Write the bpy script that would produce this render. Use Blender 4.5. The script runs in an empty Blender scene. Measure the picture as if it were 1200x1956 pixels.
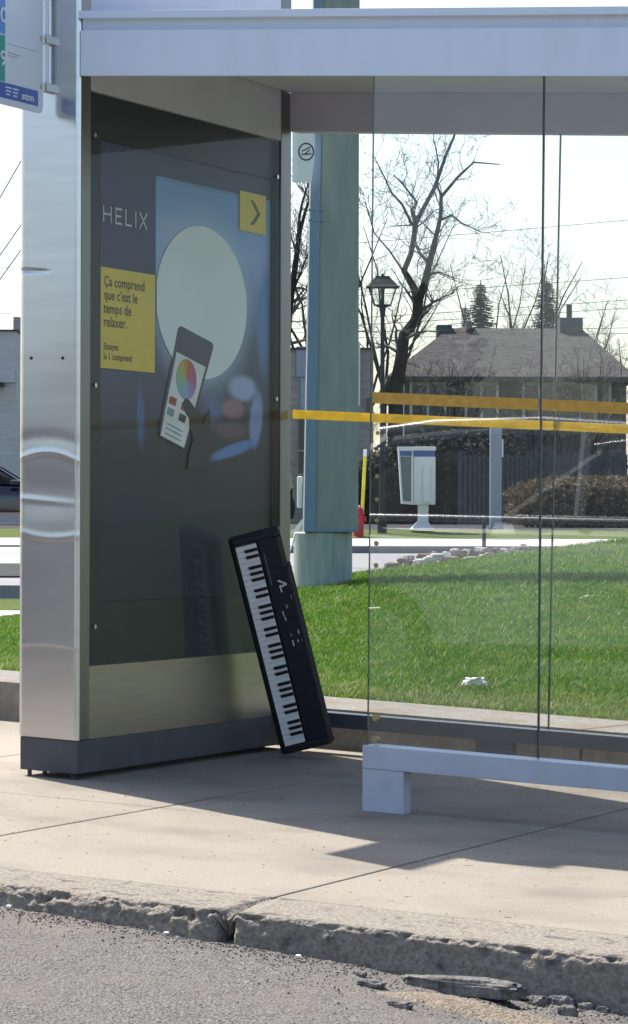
import bpy, bmesh, math, random
import numpy as np
from mathutils import Vector, Matrix, noise
random.seed(7); rng = np.random.default_rng(7)
S = bpy.context.scene
COL = S.collection
PI = math.pi

# ------------------------------------------------------------------ camera model
CX, CY, CZ = 5.4057, -10.441, 0.9099
YAW, PIT, ROL, FPX = 0.4067, 0.0039, 0.0025, 6316.5
G = -0.052                                   # the street runs downhill to the right
fw = np.array([-math.sin(YAW)*math.cos(PIT), math.cos(YAW)*math.cos(PIT), math.sin(PIT)])
rt = np.array([math.cos(YAW), math.sin(YAW), 0.0]); up = np.cross(rt, fw)
R_ = math.cos(ROL)*rt + math.sin(ROL)*up; U_ = -math.sin(ROL)*rt + math.cos(ROL)*up
C_ = np.array([CX, CY, CZ])
def ray(u, v): return fw + R_*(u-600)/FPX + U_*(978-v)/FPX
def atD(u, v, D): return C_ + ray(u, v)*D
def atx(u, v, x):
    d = ray(u, v); return C_ + d*(x-CX)/d[0]
def aty(u, v, y):
    d = ray(u, v); return C_ + d*(y-CY)/d[1]
def gnd(u, v, z=0.0):                         # meets the sloping street plane z + G*x
    d = ray(u, v); t = (z+G*CX-CZ)/(d[2]-G*d[0]); return C_ + t*d
def flat(u, D, z):                            # a point at lateral pixel u, distance D, height z
    p = atD(u, 978, D); return np.array([p[0], p[1], z])
F2 = np.array([-math.sin(YAW), math.cos(YAW)]); R2 = np.array([math.cos(YAW), math.sin(YAW)])

# ------------------------------------------------------------------ materials
def M(name, col, rough=0.6, metal=0.0, var=0.12, scale=8.0, bump=0.0, bscale=60.0, spec=0.4, spots=None,
      col2=None, c2scale=2.0, c2lo=0.45, c2hi=0.65, stretch=None, detail=6.0, trans=0.0, coat=0.0):
    m = bpy.data.materials.new(name); m.use_nodes = True
    nt = m.node_tree; N = nt.nodes; L = nt.links
    b = N['Principled BSDF']; b.inputs['Roughness'].default_value = rough; b.inputs['Metallic'].default_value = metal
    b.inputs['Specular IOR Level'].default_value = spec
    if coat: b.inputs['Coat Weight'].default_value = coat; b.inputs['Coat Roughness'].default_value = 0.05
    tc = N.new('ShaderNodeTexCoord'); src = tc.outputs['Object']
    if stretch:
        mp = N.new('ShaderNodeMapping'); mp.inputs['Scale'].default_value = stretch
        L.new(src, mp.inputs['Vector']); src = mp.outputs['Vector']
    n1 = N.new('ShaderNodeTexNoise'); n1.inputs['Scale'].default_value = scale; n1.inputs['Detail'].default_value = detail
    L.new(src, n1.inputs['Vector'])
    mx = N.new('ShaderNodeMix'); mx.data_type = 'RGBA'
    c = np.array(col)
    mx.inputs['A'].default_value = (*np.clip(c*(1-var), 0, 1), 1); mx.inputs['B'].default_value = (*np.clip(c*(1+var), 0, 1), 1)
    mr = N.new('ShaderNodeMapRange'); mr.inputs['From Min'].default_value = 0.3; mr.inputs['From Max'].default_value = 0.7
    L.new(n1.outputs['Fac'], mr.inputs['Value']); L.new(mr.outputs['Result'], mx.inputs['Factor'])
    out = mx.outputs['Result']
    if col2 is not None:
        n2 = N.new('ShaderNodeTexNoise'); n2.inputs['Scale'].default_value = c2scale; n2.inputs['Detail'].default_value = 5
        L.new(src, n2.inputs['Vector'])
        m2 = N.new('ShaderNodeMapRange'); m2.inputs['From Min'].default_value = c2lo; m2.inputs['From Max'].default_value = c2hi
        L.new(n2.outputs['Fac'], m2.inputs['Value'])
        x2 = N.new('ShaderNodeMix'); x2.data_type = 'RGBA'; L.new(m2.outputs['Result'], x2.inputs['Factor'])
        L.new(out, x2.inputs['A']); x2.inputs['B'].default_value = (*col2, 1); out = x2.outputs['Result']
    if spots:
        ns = N.new('ShaderNodeTexNoise'); ns.inputs['Scale'].default_value = spots[0]; ns.inputs['Detail'].default_value = 2.5; L.new(src, ns.inputs['Vector'])
        ms_ = N.new('ShaderNodeMapRange'); ms_.inputs['From Min'].default_value = spots[1]; ms_.inputs['From Max'].default_value = spots[1]+0.03; L.new(ns.outputs['Fac'], ms_.inputs['Value'])
        xs_ = N.new('ShaderNodeMix'); xs_.data_type = 'RGBA'; L.new(ms_.outputs['Result'], xs_.inputs['Factor']); L.new(out, xs_.inputs['A']); xs_.inputs['B'].default_value = (*spots[2], 1); out = xs_.outputs['Result']
    L.new(out, b.inputs['Base Color'])
    if bump:
        nb = N.new('ShaderNodeTexNoise'); nb.inputs['Scale'].default_value = bscale; nb.inputs['Detail'].default_value = 5
        L.new(src, nb.inputs['Vector'])
        bp = N.new('ShaderNodeBump'); bp.inputs['Strength'].default_value = bump; bp.inputs['Distance'].default_value = 0.01
        L.new(nb.outputs['Fac'], bp.inputs['Height']); L.new(bp.outputs['Normal'], b.inputs['Normal'])
    if trans:
        tr = N.new('ShaderNodeBsdfTranslucent'); L.new(out, tr.inputs['Color'])
        ms = N.new('ShaderNodeMixShader'); ms.inputs[0].default_value = trans
        L.new(b.outputs[0], ms.inputs[1]); L.new(tr.outputs[0], ms.inputs[2])
        L.new(ms.outputs[0], N['Material Output'].inputs['Surface'])
    return m

def glass(name, tint, ior, dust, rough=0.0, dustcol=(0.6, 0.65, 0.65)):
    m = bpy.data.materials.new(name); m.use_nodes = True
    nt = m.node_tree; N = nt.nodes; L = nt.links; N.remove(N['Principled BSDF'])
    t = N.new('ShaderNodeBsdfTransparent'); t.inputs[0].default_value = (*tint, 1)
    g = N.new('ShaderNodeBsdfGlossy'); g.inputs['Roughness'].default_value = rough
    d = N.new('ShaderNodeBsdfDiffuse'); d.inputs[0].default_value = (*dustcol, 1)
    f = N.new('ShaderNodeFresnel'); f.inputs[0].default_value = ior
    geo = N.new('ShaderNodeNewGeometry')
    inv = N.new('ShaderNodeMath'); inv.operation = 'SUBTRACT'; inv.inputs[0].default_value = 1; L.new(geo.outputs['Backfacing'], inv.inputs[1])
    mu = N.new('ShaderNodeMath'); mu.operation = 'MULTIPLY'; L.new(f.outputs[0], mu.inputs[0]); L.new(inv.outputs[0], mu.inputs[1])
    m1 = N.new('ShaderNodeMixShader'); L.new(mu.outputs[0], m1.inputs[0]); L.new(t.outputs[0], m1.inputs[1]); L.new(g.outputs[0], m1.inputs[2])
    tc = N.new('ShaderNodeTexCoord'); n = N.new('ShaderNodeTexNoise'); n.inputs['Scale'].default_value = 3; n.inputs['Detail'].default_value = 8
    n.inputs['Distortion'].default_value = 1.5
    L.new(tc.outputs['Object'], n.inputs['Vector'])
    mr = N.new('ShaderNodeMapRange'); mr.inputs['From Min'].default_value = 0.35; mr.inputs['From Max'].default_value = 0.8
    mr.inputs['To Min'].default_value = dust*0.5; mr.inputs['To Max'].default_value = dust*2.2
    L.new(n.outputs['Fac'], mr.inputs['Value'])
    m2 = N.new('ShaderNodeMixShader'); L.new(mr.outputs['Result'], m2.inputs[0]); L.new(m1.outputs[0], m2.inputs[1]); L.new(d.outputs[0], m2.inputs[2])
    L.new(m2.outputs[0], N['Material Output'].inputs['Surface'])
    return m

MT = dict(
 stile=M('frame_steel', (0.22, 0.215, 0.21), 0.38, 1.0, 0.05, 4), carwindow=M('car_window', (0.012, 0.014, 0.016), 0.55, 0, 0.1, spec=0.12),
 white_alu=M('painted_aluminium', (0.63, 0.70, 0.80), 0.42, 0.0, 0.04, 3, spec=0.5, col2=(0.54, 0.58, 0.68), c2scale=3, c2lo=0.5, c2hi=0.85, stretch=(2.5, 2.5, 0.5)),
 soffit=M('soffit_paint', (0.53, 0.52, 0.59), 0.6, 0, 0.05, 4),
 steel=M('brushed_steel', (0.60, 0.595, 0.61), 0.2, 1.0, 0.06, 3, bump=0.004, bscale=14, stretch=(1, 1, 9)),
 steel_side=M('brushed_steel_panel', (0.40, 0.345, 0.325), 0.34, 1.0, 0.05, 4, bump=0.03, bscale=26, stretch=(1, 1, 12)),
 base=M('base_paint', (0.066, 0.070, 0.080), 0.5, 0, 0.15, 10),
 enamel=M('black_enamel', (0.012, 0.014, 0.02), 0.5, 0, 0.1, 5),
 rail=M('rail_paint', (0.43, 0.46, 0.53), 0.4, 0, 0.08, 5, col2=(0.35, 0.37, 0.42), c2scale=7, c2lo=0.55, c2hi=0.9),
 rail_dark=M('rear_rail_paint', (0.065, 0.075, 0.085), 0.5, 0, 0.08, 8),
 bolt=M('bolt_metal', (0.55, 0.55, 0.55), 0.3, 1.0, 0.05),
 brass=M('fitting_brass', (0.32, 0.25, 0.10), 0.5, 0.3, 0.2, 30),
 dark=M('dark_void', (0.015, 0.015, 0.016), 0.8),
 glass=glass('shelter_glass', (0.968, 0.974, 0.972), 1.75, 0.013),
 glass_back=glass('rear_shelter_glass', (0.975, 0.98, 0.978), 1.40, 0.008),
 case_glass=glass('case_glass', (0.965, 0.975, 0.98), 1.17, 0.004),
 glass_edge=M('glass_edge', (0.03, 0.05, 0.05), 0.3, 0, 0.1),
 stripe=M('yellow_film', (0.84, 0.66, 0.17), 0.5, 0, 0.10, 30, trans=0.7),
 stripe_shaded=M('yellow_film_shaded', (0.62, 0.36, 0.065), 0.5, 0, 0.14, 40, trans=0.25),  # same yellow film, with the roof's shade put into a darker orange colour
 concrete=M('pavement_concrete', (0.272, 0.244, 0.204), 0.9, 0, 0.24, 190, bump=0.4, bscale=240, col2=(0.205, 0.183, 0.154), c2scale=2.3, c2lo=0.47, c2hi=0.72, spots=(26, 0.715, (0.085, 0.078, 0.07)), spec=0.08),
 kerb=M('kerb_concrete', (0.235, 0.21, 0.178), 0.95, 0, 0.3, 90, bump=0.9, bscale=90, col2=(0.10, 0.095, 0.09), c2scale=16, c2lo=0.58, c2hi=0.70, spec=0.08),
 joint=M('joint_dirt', (0.10, 0.085, 0.07), 0.95, 0, 0.3, 40, spec=0.08),
 wallc=M('wall_concrete', (0.225, 0.212, 0.19), 0.95, 0, 0.18, 30, bump=0.4, bscale=60, col2=(0.20, 0.165, 0.115), c2scale=5, c2lo=0.5, c2hi=0.7, spec=0.08),
 asphalt=M('road_asphalt', (0.150, 0.144, 0.136), 0.92, 0, 0.75, 150, bump=1.0, bscale=150, col2=(0.175, 0.157, 0.14), c2scale=3, c2lo=0.45, c2hi=0.7, spec=0.08),
 asphalt_dark=M('asphalt_lump', (0.125, 0.122, 0.12), 0.95, 0, 0.45, 70, bump=1.0, bscale=90, col2=(0.20, 0.19, 0.175), c2scale=25, spec=0.08),
 lot=M('lot_asphalt', (0.24, 0.235, 0.24), 0.95, 0, 0.1, 6, spec=0.08),
 tar=M('dark_asphalt', (0.05, 0.05, 0.053), 0.95, 0, 0.15, 3, spec=0.08),
 pale=M('pale_concrete', (0.42, 0.41, 0.39), 0.9, 0, 0.06, 5, spec=0.08),
 kerb_shaded=M('far_kerb_shaded', (0.15, 0.15, 0.155), 0.9, 0, 0.15, 4, spec=0.08),  # darker than the pale concrete: shade on the kerb face is in the colour
 sand=M('sand', (0.205, 0.172, 0.135), 0.95, 0, 0.5, 110, bump=0.9, bscale=150, spec=0.08),
 soil=M('lawn_soil', (0.06, 0.10, 0.02), 0.95, 0, 0.35, 25, col2=(0.10, 0.10, 0.035), c2scale=7, spec=0.08),
 grass=M('grass_blade', (0.085, 0.20, 0.014), 0.55, 0, 0.55, 38, trans=0.4, spec=0.3, col2=(0.19, 0.275, 0.04), c2scale=4, c2lo=0.48, c2hi=0.75),
 straw=M('straw_blade', (0.34, 0.33, 0.13), 0.6, 0, 0.3, 30, trans=0.3),
 paper=M('white_paper', (0.85, 0.85, 0.83), 0.8, 0, 0.03),
 green_paint=M('green_post_paint', (0.255, 0.29, 0.265), 0.55, 0, 0.12, 5, col2=(0.225, 0.275, 0.24), c2scale=3.5, stretch=(3, 3, 0.6), bump=0.1, bscale=20),
 sky_tint=M('blue_grey_sky_tint', (0.17, 0.245, 0.34), 0.5, 0, 0.06, 4),  # sky light on the post's left side, put into the colour
 base_green=M('post_base_paint', (0.33, 0.38, 0.355), 0.6, 0, 0.12, 6, col2=(0.24, 0.30, 0.275), c2scale=5, stretch=(4, 4, 0.5)),
 white=M('white_paint', (0.80, 0.80, 0.79), 0.5, 0, 0.03),
 black=M('black_paint', (0.02, 0.022, 0.025), 0.45, 0, 0.1),
 lampmetal=M('lamp_metal', (0.016, 0.022, 0.026), 0.55, 0.0, 0.1, spec=0.2),
 lampglass=glass('lantern_glass', (0.95, 0.95, 0.95), 1.3, 0.03),
 brick=M('brown_brick', (0.34, 0.30, 0.285), 0.9, 0, 0.18, 3, stretch=(1, 1, 4), spec=0.08),
 siding=M('lilac_siding', (0.36, 0.37, 0.45), 0.7, 0, 0.08, 2, spec=0.08),
 stone=M('grey_stone', (0.50, 0.475, 0.47), 0.9, 0, 0.10, 2, stretch=(1, 1, 8), spec=0.08),
 roof=M('brown_shingle', (0.072, 0.067, 0.067), 0.9, 0, 0.40, 4, stretch=(1, 1, 6), spec=0.08),
 housewall=M('house_wall', (0.08, 0.077, 0.075), 0.9, 0, 0.2, 2, spec=0.08),
 window=M('window_glass', (0.03, 0.035, 0.04), 0.16, 0, 0.1, spec=0.8),
 frame=M('window_frame_paint', (0.45, 0.44, 0.42), 0.6),
 bark=M('bark', (0.035, 0.030, 0.028), 0.95, 0, 0.3, 8, bump=0.6, bscale=20, spec=0.08),
 twig=M('twig_bark', (0.13, 0.12, 0.115), 0.95, 0, 0.3, 3, spec=0.08),
 spruce=M('spruce_needles', (0.03, 0.06, 0.035), 0.8, 0, 0.4, 3, spec=0.08),
 hedge=M('brown_hedge_leaves', (0.155, 0.125, 0.080), 0.9, 0, 0.45, 9, trans=0.2, spec=0.08),
 hedgecore=M('hedge_twigs', (0.07, 0.06, 0.045), 0.95, spec=0.08),
 evergreen=M('dark_hedge_leaves', (0.045, 0.052, 0.040), 0.9, 0, 0.4, 5, trans=0.1, spec=0.08),
 fence=M('dark_fence_paint', (0.075, 0.08, 0.095), 0.7, 0, 0.2, 6, spec=0.08),
 greypost=M('grey_post_paint', (0.27, 0.31, 0.37), 0.5, 0, 0.06),
 phonewhite=M('phone_shell', (0.66, 0.68, 0.68), 0.4, 0, 0.03),
 phoneblue=M('phone_blue', (0.05, 0.11, 0.30), 0.4),
 phoneglass=M('phone_inner', (0.13, 0.16, 0.17), 0.3),
 red=M('hydrant_red', (0.42, 0.018, 0.022), 0.4, 0, 0.1),
 yellow=M('marker_yellow', (0.72, 0.62, 0.06), 0.5),
 carblack=M('car_black', (0.012, 0.013, 0.02), 0.15, 0, 0.05, coat=1.0),
 carsilver=M('car_silver', (0.46, 0.47, 0.49), 0.38, 0.35, 0.02, spec=0.4), chrome=M('glint_chrome', (0.80, 0.80, 0.81), 0.30, 1.0, 0.02), cargrey=M('car_dark_grey', (0.04, 0.042, 0.048), 0.4, 0.2, 0.02, spec=0.3),
 tyre=M('tyre_rubber', (0.02, 0.02, 0.02), 0.85), rim=M('rim_alloy', (0.5, 0.5, 0.52), 0.3, 0.9),
 lightred=M('tail_lamp', (0.35, 0.01, 0.01), 0.2), lightclear=M('head_lamp', (0.7, 0.7, 0.7), 0.1),
 piano=M('piano_plastic', (0.016, 0.017, 0.023), 0.5, 0, 0.15, 30, spec=0.35),
 keywhite=M('key_white', (0.78, 0.79, 0.80), 0.35, 0, 0.02), keyblack=M('key_black', (0.008, 0.008, 0.01), 0.45, spec=0.3),
 print_white=M('print_white', (0.65, 0.65, 0.66), 0.5), print_grey=M('print_grey', (0.25, 0.26, 0.28), 0.5),
 # printed poster
 p_slate=M('poster_slate', (0.072, 0.085, 0.155), 0.6, 0, 0.04), p_yellow=M('poster_yellow', (0.80, 0.62, 0.10), 0.6, 0, 0.04),
 p_ink=M('poster_ink', (0.13, 0.115, 0.05), 0.6), p_moon=M('poster_moon', (0.80, 0.90, 0.88), 0.6, 0, 0.04, 2),
 p_white=M('poster_white', (0.80, 0.82, 0.80), 0.6), p_dark=M('poster_dark', (0.035, 0.038, 0.042), 0.6),
 p_phone=M('poster_phone', (0.09, 0.09, 0.11), 0.6), p_light=M('poster_pale_blue', (0.36, 0.50, 0.76), 0.6, 0, 0.1, 3),
 p_mid=M('poster_mid_blue', (0.15, 0.27, 0.50), 0.6, 0, 0.1, 3), p_rose=M('poster_rose', (0.33, 0.17, 0.20), 0.6),
 p_red=M('poster_red', (0.35, 0.08, 0.07), 0.6), p_teal=M('poster_teal', (0.22, 0.33, 0.30), 0.6),
 s_white=M('sign_white', (0.66, 0.70, 0.74), 0.35, 0, 0.02), s_blue=M('sign_blue', (0.07, 0.14, 0.42), 0.4), s_blue2=M('sign_light_blue', (0.10, 0.28, 0.62), 0.4),
 s_green=M('sign_green', (0.05, 0.33, 0.25), 0.4), s_ink=M('sign_ink', (0.30, 0.33, 0.42), 0.5),
 skin=M('skin', (0.42, 0.26, 0.19), 0.6), jacket=M('beige_cloth', (0.62, 0.55, 0.43), 0.85), trousers=M('dark_cloth', (0.03, 0.03, 0.045), 0.9), hair=M('dark_hair', (0.02, 0.015, 0.012), 0.7),
)
def poster_gradient():                            # printed picture of the poster: soft out-of-focus shapes in the print itself
    m = bpy.data.materials.new('poster_picture'); m.use_nodes = True; N = m.node_tree.nodes; L = m.node_tree.links
    b = N['Principled BSDF']; b.inputs['Roughness'].default_value = 0.6
    tc = N.new('ShaderNodeTexCoord'); sp = N.new('ShaderNodeSeparateXYZ'); L.new(tc.outputs['Object'], sp.inputs[0])
    n = N.new('ShaderNodeTexNoise'); n.inputs['Scale'].default_value = 2.2; L.new(tc.outputs['Object'], n.inputs['Vector'])
    ad = N.new('ShaderNodeMath'); ad.operation = 'MULTIPLY_ADD'; ad.inputs[1].default_value = 0.2; L.new(n.outputs['Fac'], ad.inputs[0]); L.new(sp.outputs['Z'], ad.inputs[2])
    mr = N.new('ShaderNodeMapRange'); mr.inputs['From Min'].default_value = 0.15; mr.inputs['From Max'].default_value = 1.70; L.new(ad.outputs[0], mr.inputs['Value'])
    cr = N.new('ShaderNodeValToRGB'); L.new(mr.outputs['Result'], cr.inputs[0])
    e = cr.color_ramp.elements; e[0].position = 0.0; e[0].color = (0.022, 0.025, 0.032, 1); e[1].position = 1.0; e[1].color = (0.19, 0.38, 0.68, 1)
    for ps, c in ((0.36, (0.028, 0.033, 0.044, 1)), (0.48, (0.075, 0.085, 0.125, 1)), (0.62, (0.085, 0.11, 0.18, 1)), (0.85, (0.31, 0.48, 0.78, 1))): k = e.new(ps); k.color = c
    out = cr.outputs[0]
    for cy, cz, ry, rz, an, col, amt, soft in ((1.09, 1.765, 0.54, 0.41, 0.0, (0.45, 0.62, 0.82), 0.85, 0.45), (1.68, 1.74, 0.10, 0.30, 0.0, (0.12, 0.27, 0.58), 0.9, 0.6), (0.80, 2.04, 0.16, 0.06, 0.0, (0.42, 0.53, 0.70), 0.7, 1.0), (0.56, 1.31, 0.05, 0.16, 0.05, (0.10, 0.18, 0.42), 0.8, 0.8),
        (1.20, 1.36, 0.16, 0.09, 0.0, (0.13, 0.20, 0.42), 0.8, 0.9), (1.47, 1.45, 0.17, 0.065, 0.0, (0.42, 0.52, 0.78), 0.9, 0.5), (1.38, 1.365, 0.13, 0.05, 0.0, (0.33, 0.19, 0.23), 0.95, 0.5), (1.36, 1.28, 0.20, 0.045, 0.0, (0.15, 0.085, 0.11), 0.95, 0.6),
        (1.60, 1.33, 0.075, 0.14, -0.25, (0.24, 0.38, 0.68), 0.95, 0.45), (1.39, 1.205, 0.28, 0.032, 0.17, (0.14, 0.28, 0.60), 0.95, 0.5), (1.62, 1.95, 0.10, 0.14, 0.0, (0.32, 0.46, 0.70), 0.5, 0.9), (1.78, 1.70, 0.11, 1.2, 0.0, (0.05, 0.06, 0.095), 0.95, 0.9), (1.15, 2.24, 0.9, 0.05, 0.0, (0.08, 0.12, 0.22), 0.7, 0.9)):
        A = N.new('ShaderNodeMapping'); A.inputs['Location'].default_value = (0, -(cy-0.98), -(cz-0.6)); L.new(tc.outputs['Object'], A.inputs['Vector'])
        Bm = N.new('ShaderNodeMapping'); Bm.inputs['Rotation'].default_value = (-an, 0, 0); Bm.inputs['Scale'].default_value = (0, 1, 1); L.new(A.outputs[0], Bm.inputs['Vector'])
        Cm = N.new('ShaderNodeVectorMath'); Cm.operation = 'MULTIPLY'; Cm.inputs[1].default_value = (0, 1/ry, 1/rz); L.new(Bm.outputs[0], Cm.inputs[0])
        ln = N.new('ShaderNodeVectorMath'); ln.operation = 'LENGTH'; L.new(Cm.outputs[0], ln.inputs[0])
        f = N.new('ShaderNodeMapRange'); f.interpolation_type = 'SMOOTHSTEP'; f.inputs['From Min'].default_value = 1.0; f.inputs['From Max'].default_value = 1.0-soft; f.inputs['To Max'].default_value = amt; L.new(ln.outputs['Value'], f.inputs['Value'])
        x = N.new('ShaderNodeMix'); x.data_type = 'RGBA'; L.new(f.outputs['Result'], x.inputs['Factor']); L.new(out, x.inputs['A']); x.inputs['B'].default_value = (*col, 1); out = x.outputs['Result']
    L.new(out, b.inputs['Base Color']); return m
MT['p_grad'] = poster_gradient()
def colour_wheel():
    m = bpy.data.materials.new('poster_colour_wheel'); m.use_nodes = True; N = m.node_tree.nodes; L = m.node_tree.links
    b = N['Principled BSDF']; b.inputs['Roughness'].default_value = 0.6
    tc = N.new('ShaderNodeTexCoord'); sp = N.new('ShaderNodeSeparateXYZ'); L.new(tc.outputs['Object'], sp.inputs[0])
    sy = N.new('ShaderNodeMath'); sy.operation = 'SUBTRACT'; L.new(sp.outputs['Y'], sy.inputs[0]); sy.inputs[1].default_value = 0.939-0.98
    sz = N.new('ShaderNodeMath'); sz.operation = 'SUBTRACT'; L.new(sp.outputs['Z'], sz.inputs[0]); sz.inputs[1].default_value = 1.463-0.6
    at = N.new('ShaderNodeMath'); at.operation = 'ARCTAN2'; L.new(sz.outputs[0], at.inputs[0]); L.new(sy.outputs[0], at.inputs[1])
    mm = N.new('ShaderNodeMapRange'); mm.inputs['From Min'].default_value = -PI; mm.inputs['From Max'].default_value = PI; L.new(at.outputs[0], mm.inputs['Value'])
    cr = N.new('ShaderNodeValToRGB'); L.new(mm.outputs['Result'], cr.inputs[0]); e = cr.color_ramp.elements
    e[0].position = 0; e[0].color = (0.25, 0.5, 0.25, 1); e[1].position = 1; e[1].color = (0.25, 0.5, 0.25, 1)
    for p, c in ((0.2, (0.3, 0.45, 0.6, 1)), (0.35, (0.35, 0.3, 0.6, 1)), (0.5, (0.5, 0.12, 0.25, 1)), (0.68, (0.5, 0.14, 0.08, 1)), (0.85, (0.55, 0.45, 0.1, 1))):
        k = e.new(p); k.color = c
    L.new(cr.outputs[0], b.inputs['Base Color']); return m
MT['p_wheel'] = colour_wheel()

# ------------------------------------------------------------------ mesh helpers
class MB:
    def __init__(s): s.v = []; s.f = []
    def add(s, vs, fs):
        o = len(s.v); s.v += [tuple(map(float, p)) for p in vs]; s.f += [tuple(i+o for i in f) for f in fs]; return s
    def box(s, x0, x1, y0, y1, z0, z1):
        return s.add([(x0,y0,z0),(x1,y0,z0),(x1,y1,z0),(x0,y1,z0),(x0,y0,z1),(x1,y0,z1),(x1,y1,z1),(x0,y1,z1)],
                     [(0,3,2,1),(4,5,6,7),(0,1,5,4),(1,2,6,5),(2,3,7,6),(3,0,4,7)])
    def obox(s, c, ax, ay, az):                    # oriented box: centre and three half-axis vectors
        c, ax, ay, az = map(np.array, (c, ax, ay, az))
        P = [c+a*ax+b*ay+d*az for d in (-1,1) for (a,b) in ((-1,-1),(1,-1),(1,1),(-1,1))]
        return s.add(P, [(0,3,2,1),(4,5,6,7),(0,1,5,4),(1,2,6,5),(2,3,7,6),(3,0,4,7)])
    def tube(s, pts, rad, n=8, cap=True):
        pts = [np.array(p, float) for p in pts]
        if np.isscalar(rad): rad = [rad]*len(pts)
        vs = []; a0 = None
        for i, p in enumerate(pts):
            d = pts[min(i+1, len(pts)-1)]-pts[max(i-1, 0)]; d = d/(np.linalg.norm(d)+1e-12)
            if a0 is None: a0 = np.cross(d, (0,0,1) if abs(d[2]) < 0.9 else (1,0,0))
            a = a0-d*(a0@d); a = a/(np.linalg.norm(a)+1e-12); a0 = a; b = np.cross(d, a)
            for k in range(n):
                t = 2*PI*k/n; vs.append(p+rad[i]*(a*math.cos(t)+b*math.sin(t)))
        fs = []
        for i in range(len(pts)-1):
            for k in range(n):
                fs.append((i*n+k, i*n+(k+1)%n, (i+1)*n+(k+1)%n, (i+1)*n+k))
        if cap: fs.append(tuple(range(n-1,-1,-1))); fs.append(tuple((len(pts)-1)*n+k for k in range(n)))
        return s.add(vs, fs)
    def lathe(s, c, prof, n=20):                   # prof: (r, z) list, about a vertical axis
        return s.tube([(c[0], c[1], c[2]+z) for r, z in prof], [max(r, 1e-4) for r, z in prof], n)
    def prism(s, poly, n0, n1, fn):                # polygon (a,b) extruded between two levels; fn(a,b,l)->xyz
        k = len(poly); vs = [fn(a, b, n0) for a, b in poly]+[fn(a, b, n1) for a, b in poly]
        return s.add(vs, [tuple(range(k-1,-1,-1)), tuple(range(k, 2*k))]+[(i,(i+1)%k,k+(i+1)%k,k+i) for i in range(k)])
    def build(s, name, mat, parent=None, bevel=0.0, smooth=False, shear=False, local=False, seg=2):
        V = np.array(s.v, float).reshape(-1, 3)
        if shear: V[:, 2] += G*V[:, 0]
        if parent is not None and not local:
            p = parent; off = Vector((0,0,0))
            while p is not None: off = off+p.location; p = p.parent
            V = V-np.array(off)
        me = bpy.data.meshes.new(name); me.from_pydata(V.tolist(), [], s.f)
        bm = bmesh.new(); bm.from_mesh(me); bmesh.ops.recalc_face_normals(bm, faces=bm.faces)
        if bevel: bmesh.ops.bevel(bm, geom=[e for e in bm.edges if len(e.link_faces) == 2 and e.calc_face_angle(0) > 0.5], offset=bevel, segments=seg, affect='EDGES', profile=0.6)
        if smooth:
            for f in bm.faces: f.smooth = True
            for e in bm.edges:
                if len(e.link_faces) == 2 and e.calc_face_angle(0) > 0.7: e.smooth = False
        bm.to_mesh(me); bm.free(); me.materials.append(MT[mat])
        o = bpy.data.objects.new(name, me); COL.objects.link(o)
        if parent is not None: o.parent = parent
        return o
def raw(name, V, Fc, mat, parent=None, smooth=False):
    me = bpy.data.meshes.new(name)
    V = np.asarray(V, np.float32); Fc = np.asarray(Fc, np.int32)
    if parent is not None: V = V-np.array(parent.location, np.float32)
    me.vertices.add(len(V)); me.vertices.foreach_set('co', V.ravel())
    k = Fc.shape[1]; me.loops.add(Fc.size); me.loops.foreach_set('vertex_index', Fc.ravel())
    me.polygons.add(len(Fc)); me.polygons.foreach_set('loop_start', np.arange(len(Fc), dtype=np.int32)*k)
    me.update(calc_edges=True)
    if smooth: me.polygons.foreach_set('use_smooth', np.ones(len(Fc), bool))
    me.materials.append(MT[mat]); o = bpy.data.objects.new(name, me); COL.objects.link(o)
    if parent is not None: o.parent = parent
    return o
def tag(o, label=None, cat=None, group=None, kind=None):
    if label: o['label'] = label
    if cat: o['category'] = cat
    if group: o['group'] = group
    if kind: o['kind'] = kind
    return o
def thing(name, label, cat, loc=(0,0,0), group=None):
    o = bpy.data.objects.new(name, None); o.empty_display_size = 0.1; COL.objects.link(o); o.location = tuple(map(float, loc)); return tag(o, label, cat, group)
def struct(o, label, cat): return tag(o, label, cat, kind='structure')
def copy_tree(o, parent=None):
    c = o.copy(); COL.objects.link(c)
    if parent is not None: c.parent = parent
    for ch in o.children: copy_tree(ch, c)
    return c
def text_mb(body, size, fn, extr=0.001, sx=1.0, align='LEFT', bold=0.0):
    """lettering as mesh; fn(a, b, l) maps text plane (a right, b up, l out) to world"""
    cu = bpy.data.curves.new('t', 'FONT'); cu.body = body; cu.size = size; cu.align_x = align; cu.extrude = 0; cu.resolution_u = 3; cu.offset = bold
    ob = bpy.data.objects.new('t', cu); COL.objects.link(ob); dg = bpy.context.evaluated_depsgraph_get()
    me = bpy.data.meshes.new_from_object(ob.evaluated_get(dg)); bpy.data.objects.remove(ob); bpy.data.curves.remove(cu)
    mb = MB(); mb.add([fn(v.co.x*sx, v.co.y, extr) for v in me.vertices], [tuple(p.vertices) for p in me.polygons]); bpy.data.meshes.remove(me); return mb
def nz(x, y, z=0.0, s=1.0): return noise.noise(Vector((x*s, y*s, z*s)))
def ell(ca, cb, ra, rb, n=40, a0=0, a1=2*PI): return [(ca+ra*math.cos(a0+(a1-a0)*i/n), cb+rb*math.sin(a0+(a1-a0)*i/n)) for i in range(n)]

# ================================================================== BUS SHELTER
L_ = 1.863; W_ = 0.2407; HC = 3.12; XR = 4.70
sh = thing('bus_shelter', 'white and steel bus shelter with glass walls and a poster case at its left end', 'bus shelter', (0, 0, 0))
def sb(mb, name, mat, bevel=0.0, parent=sh, **k): return mb.build(name, mat, parent, bevel, shear=True, **k)
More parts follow.
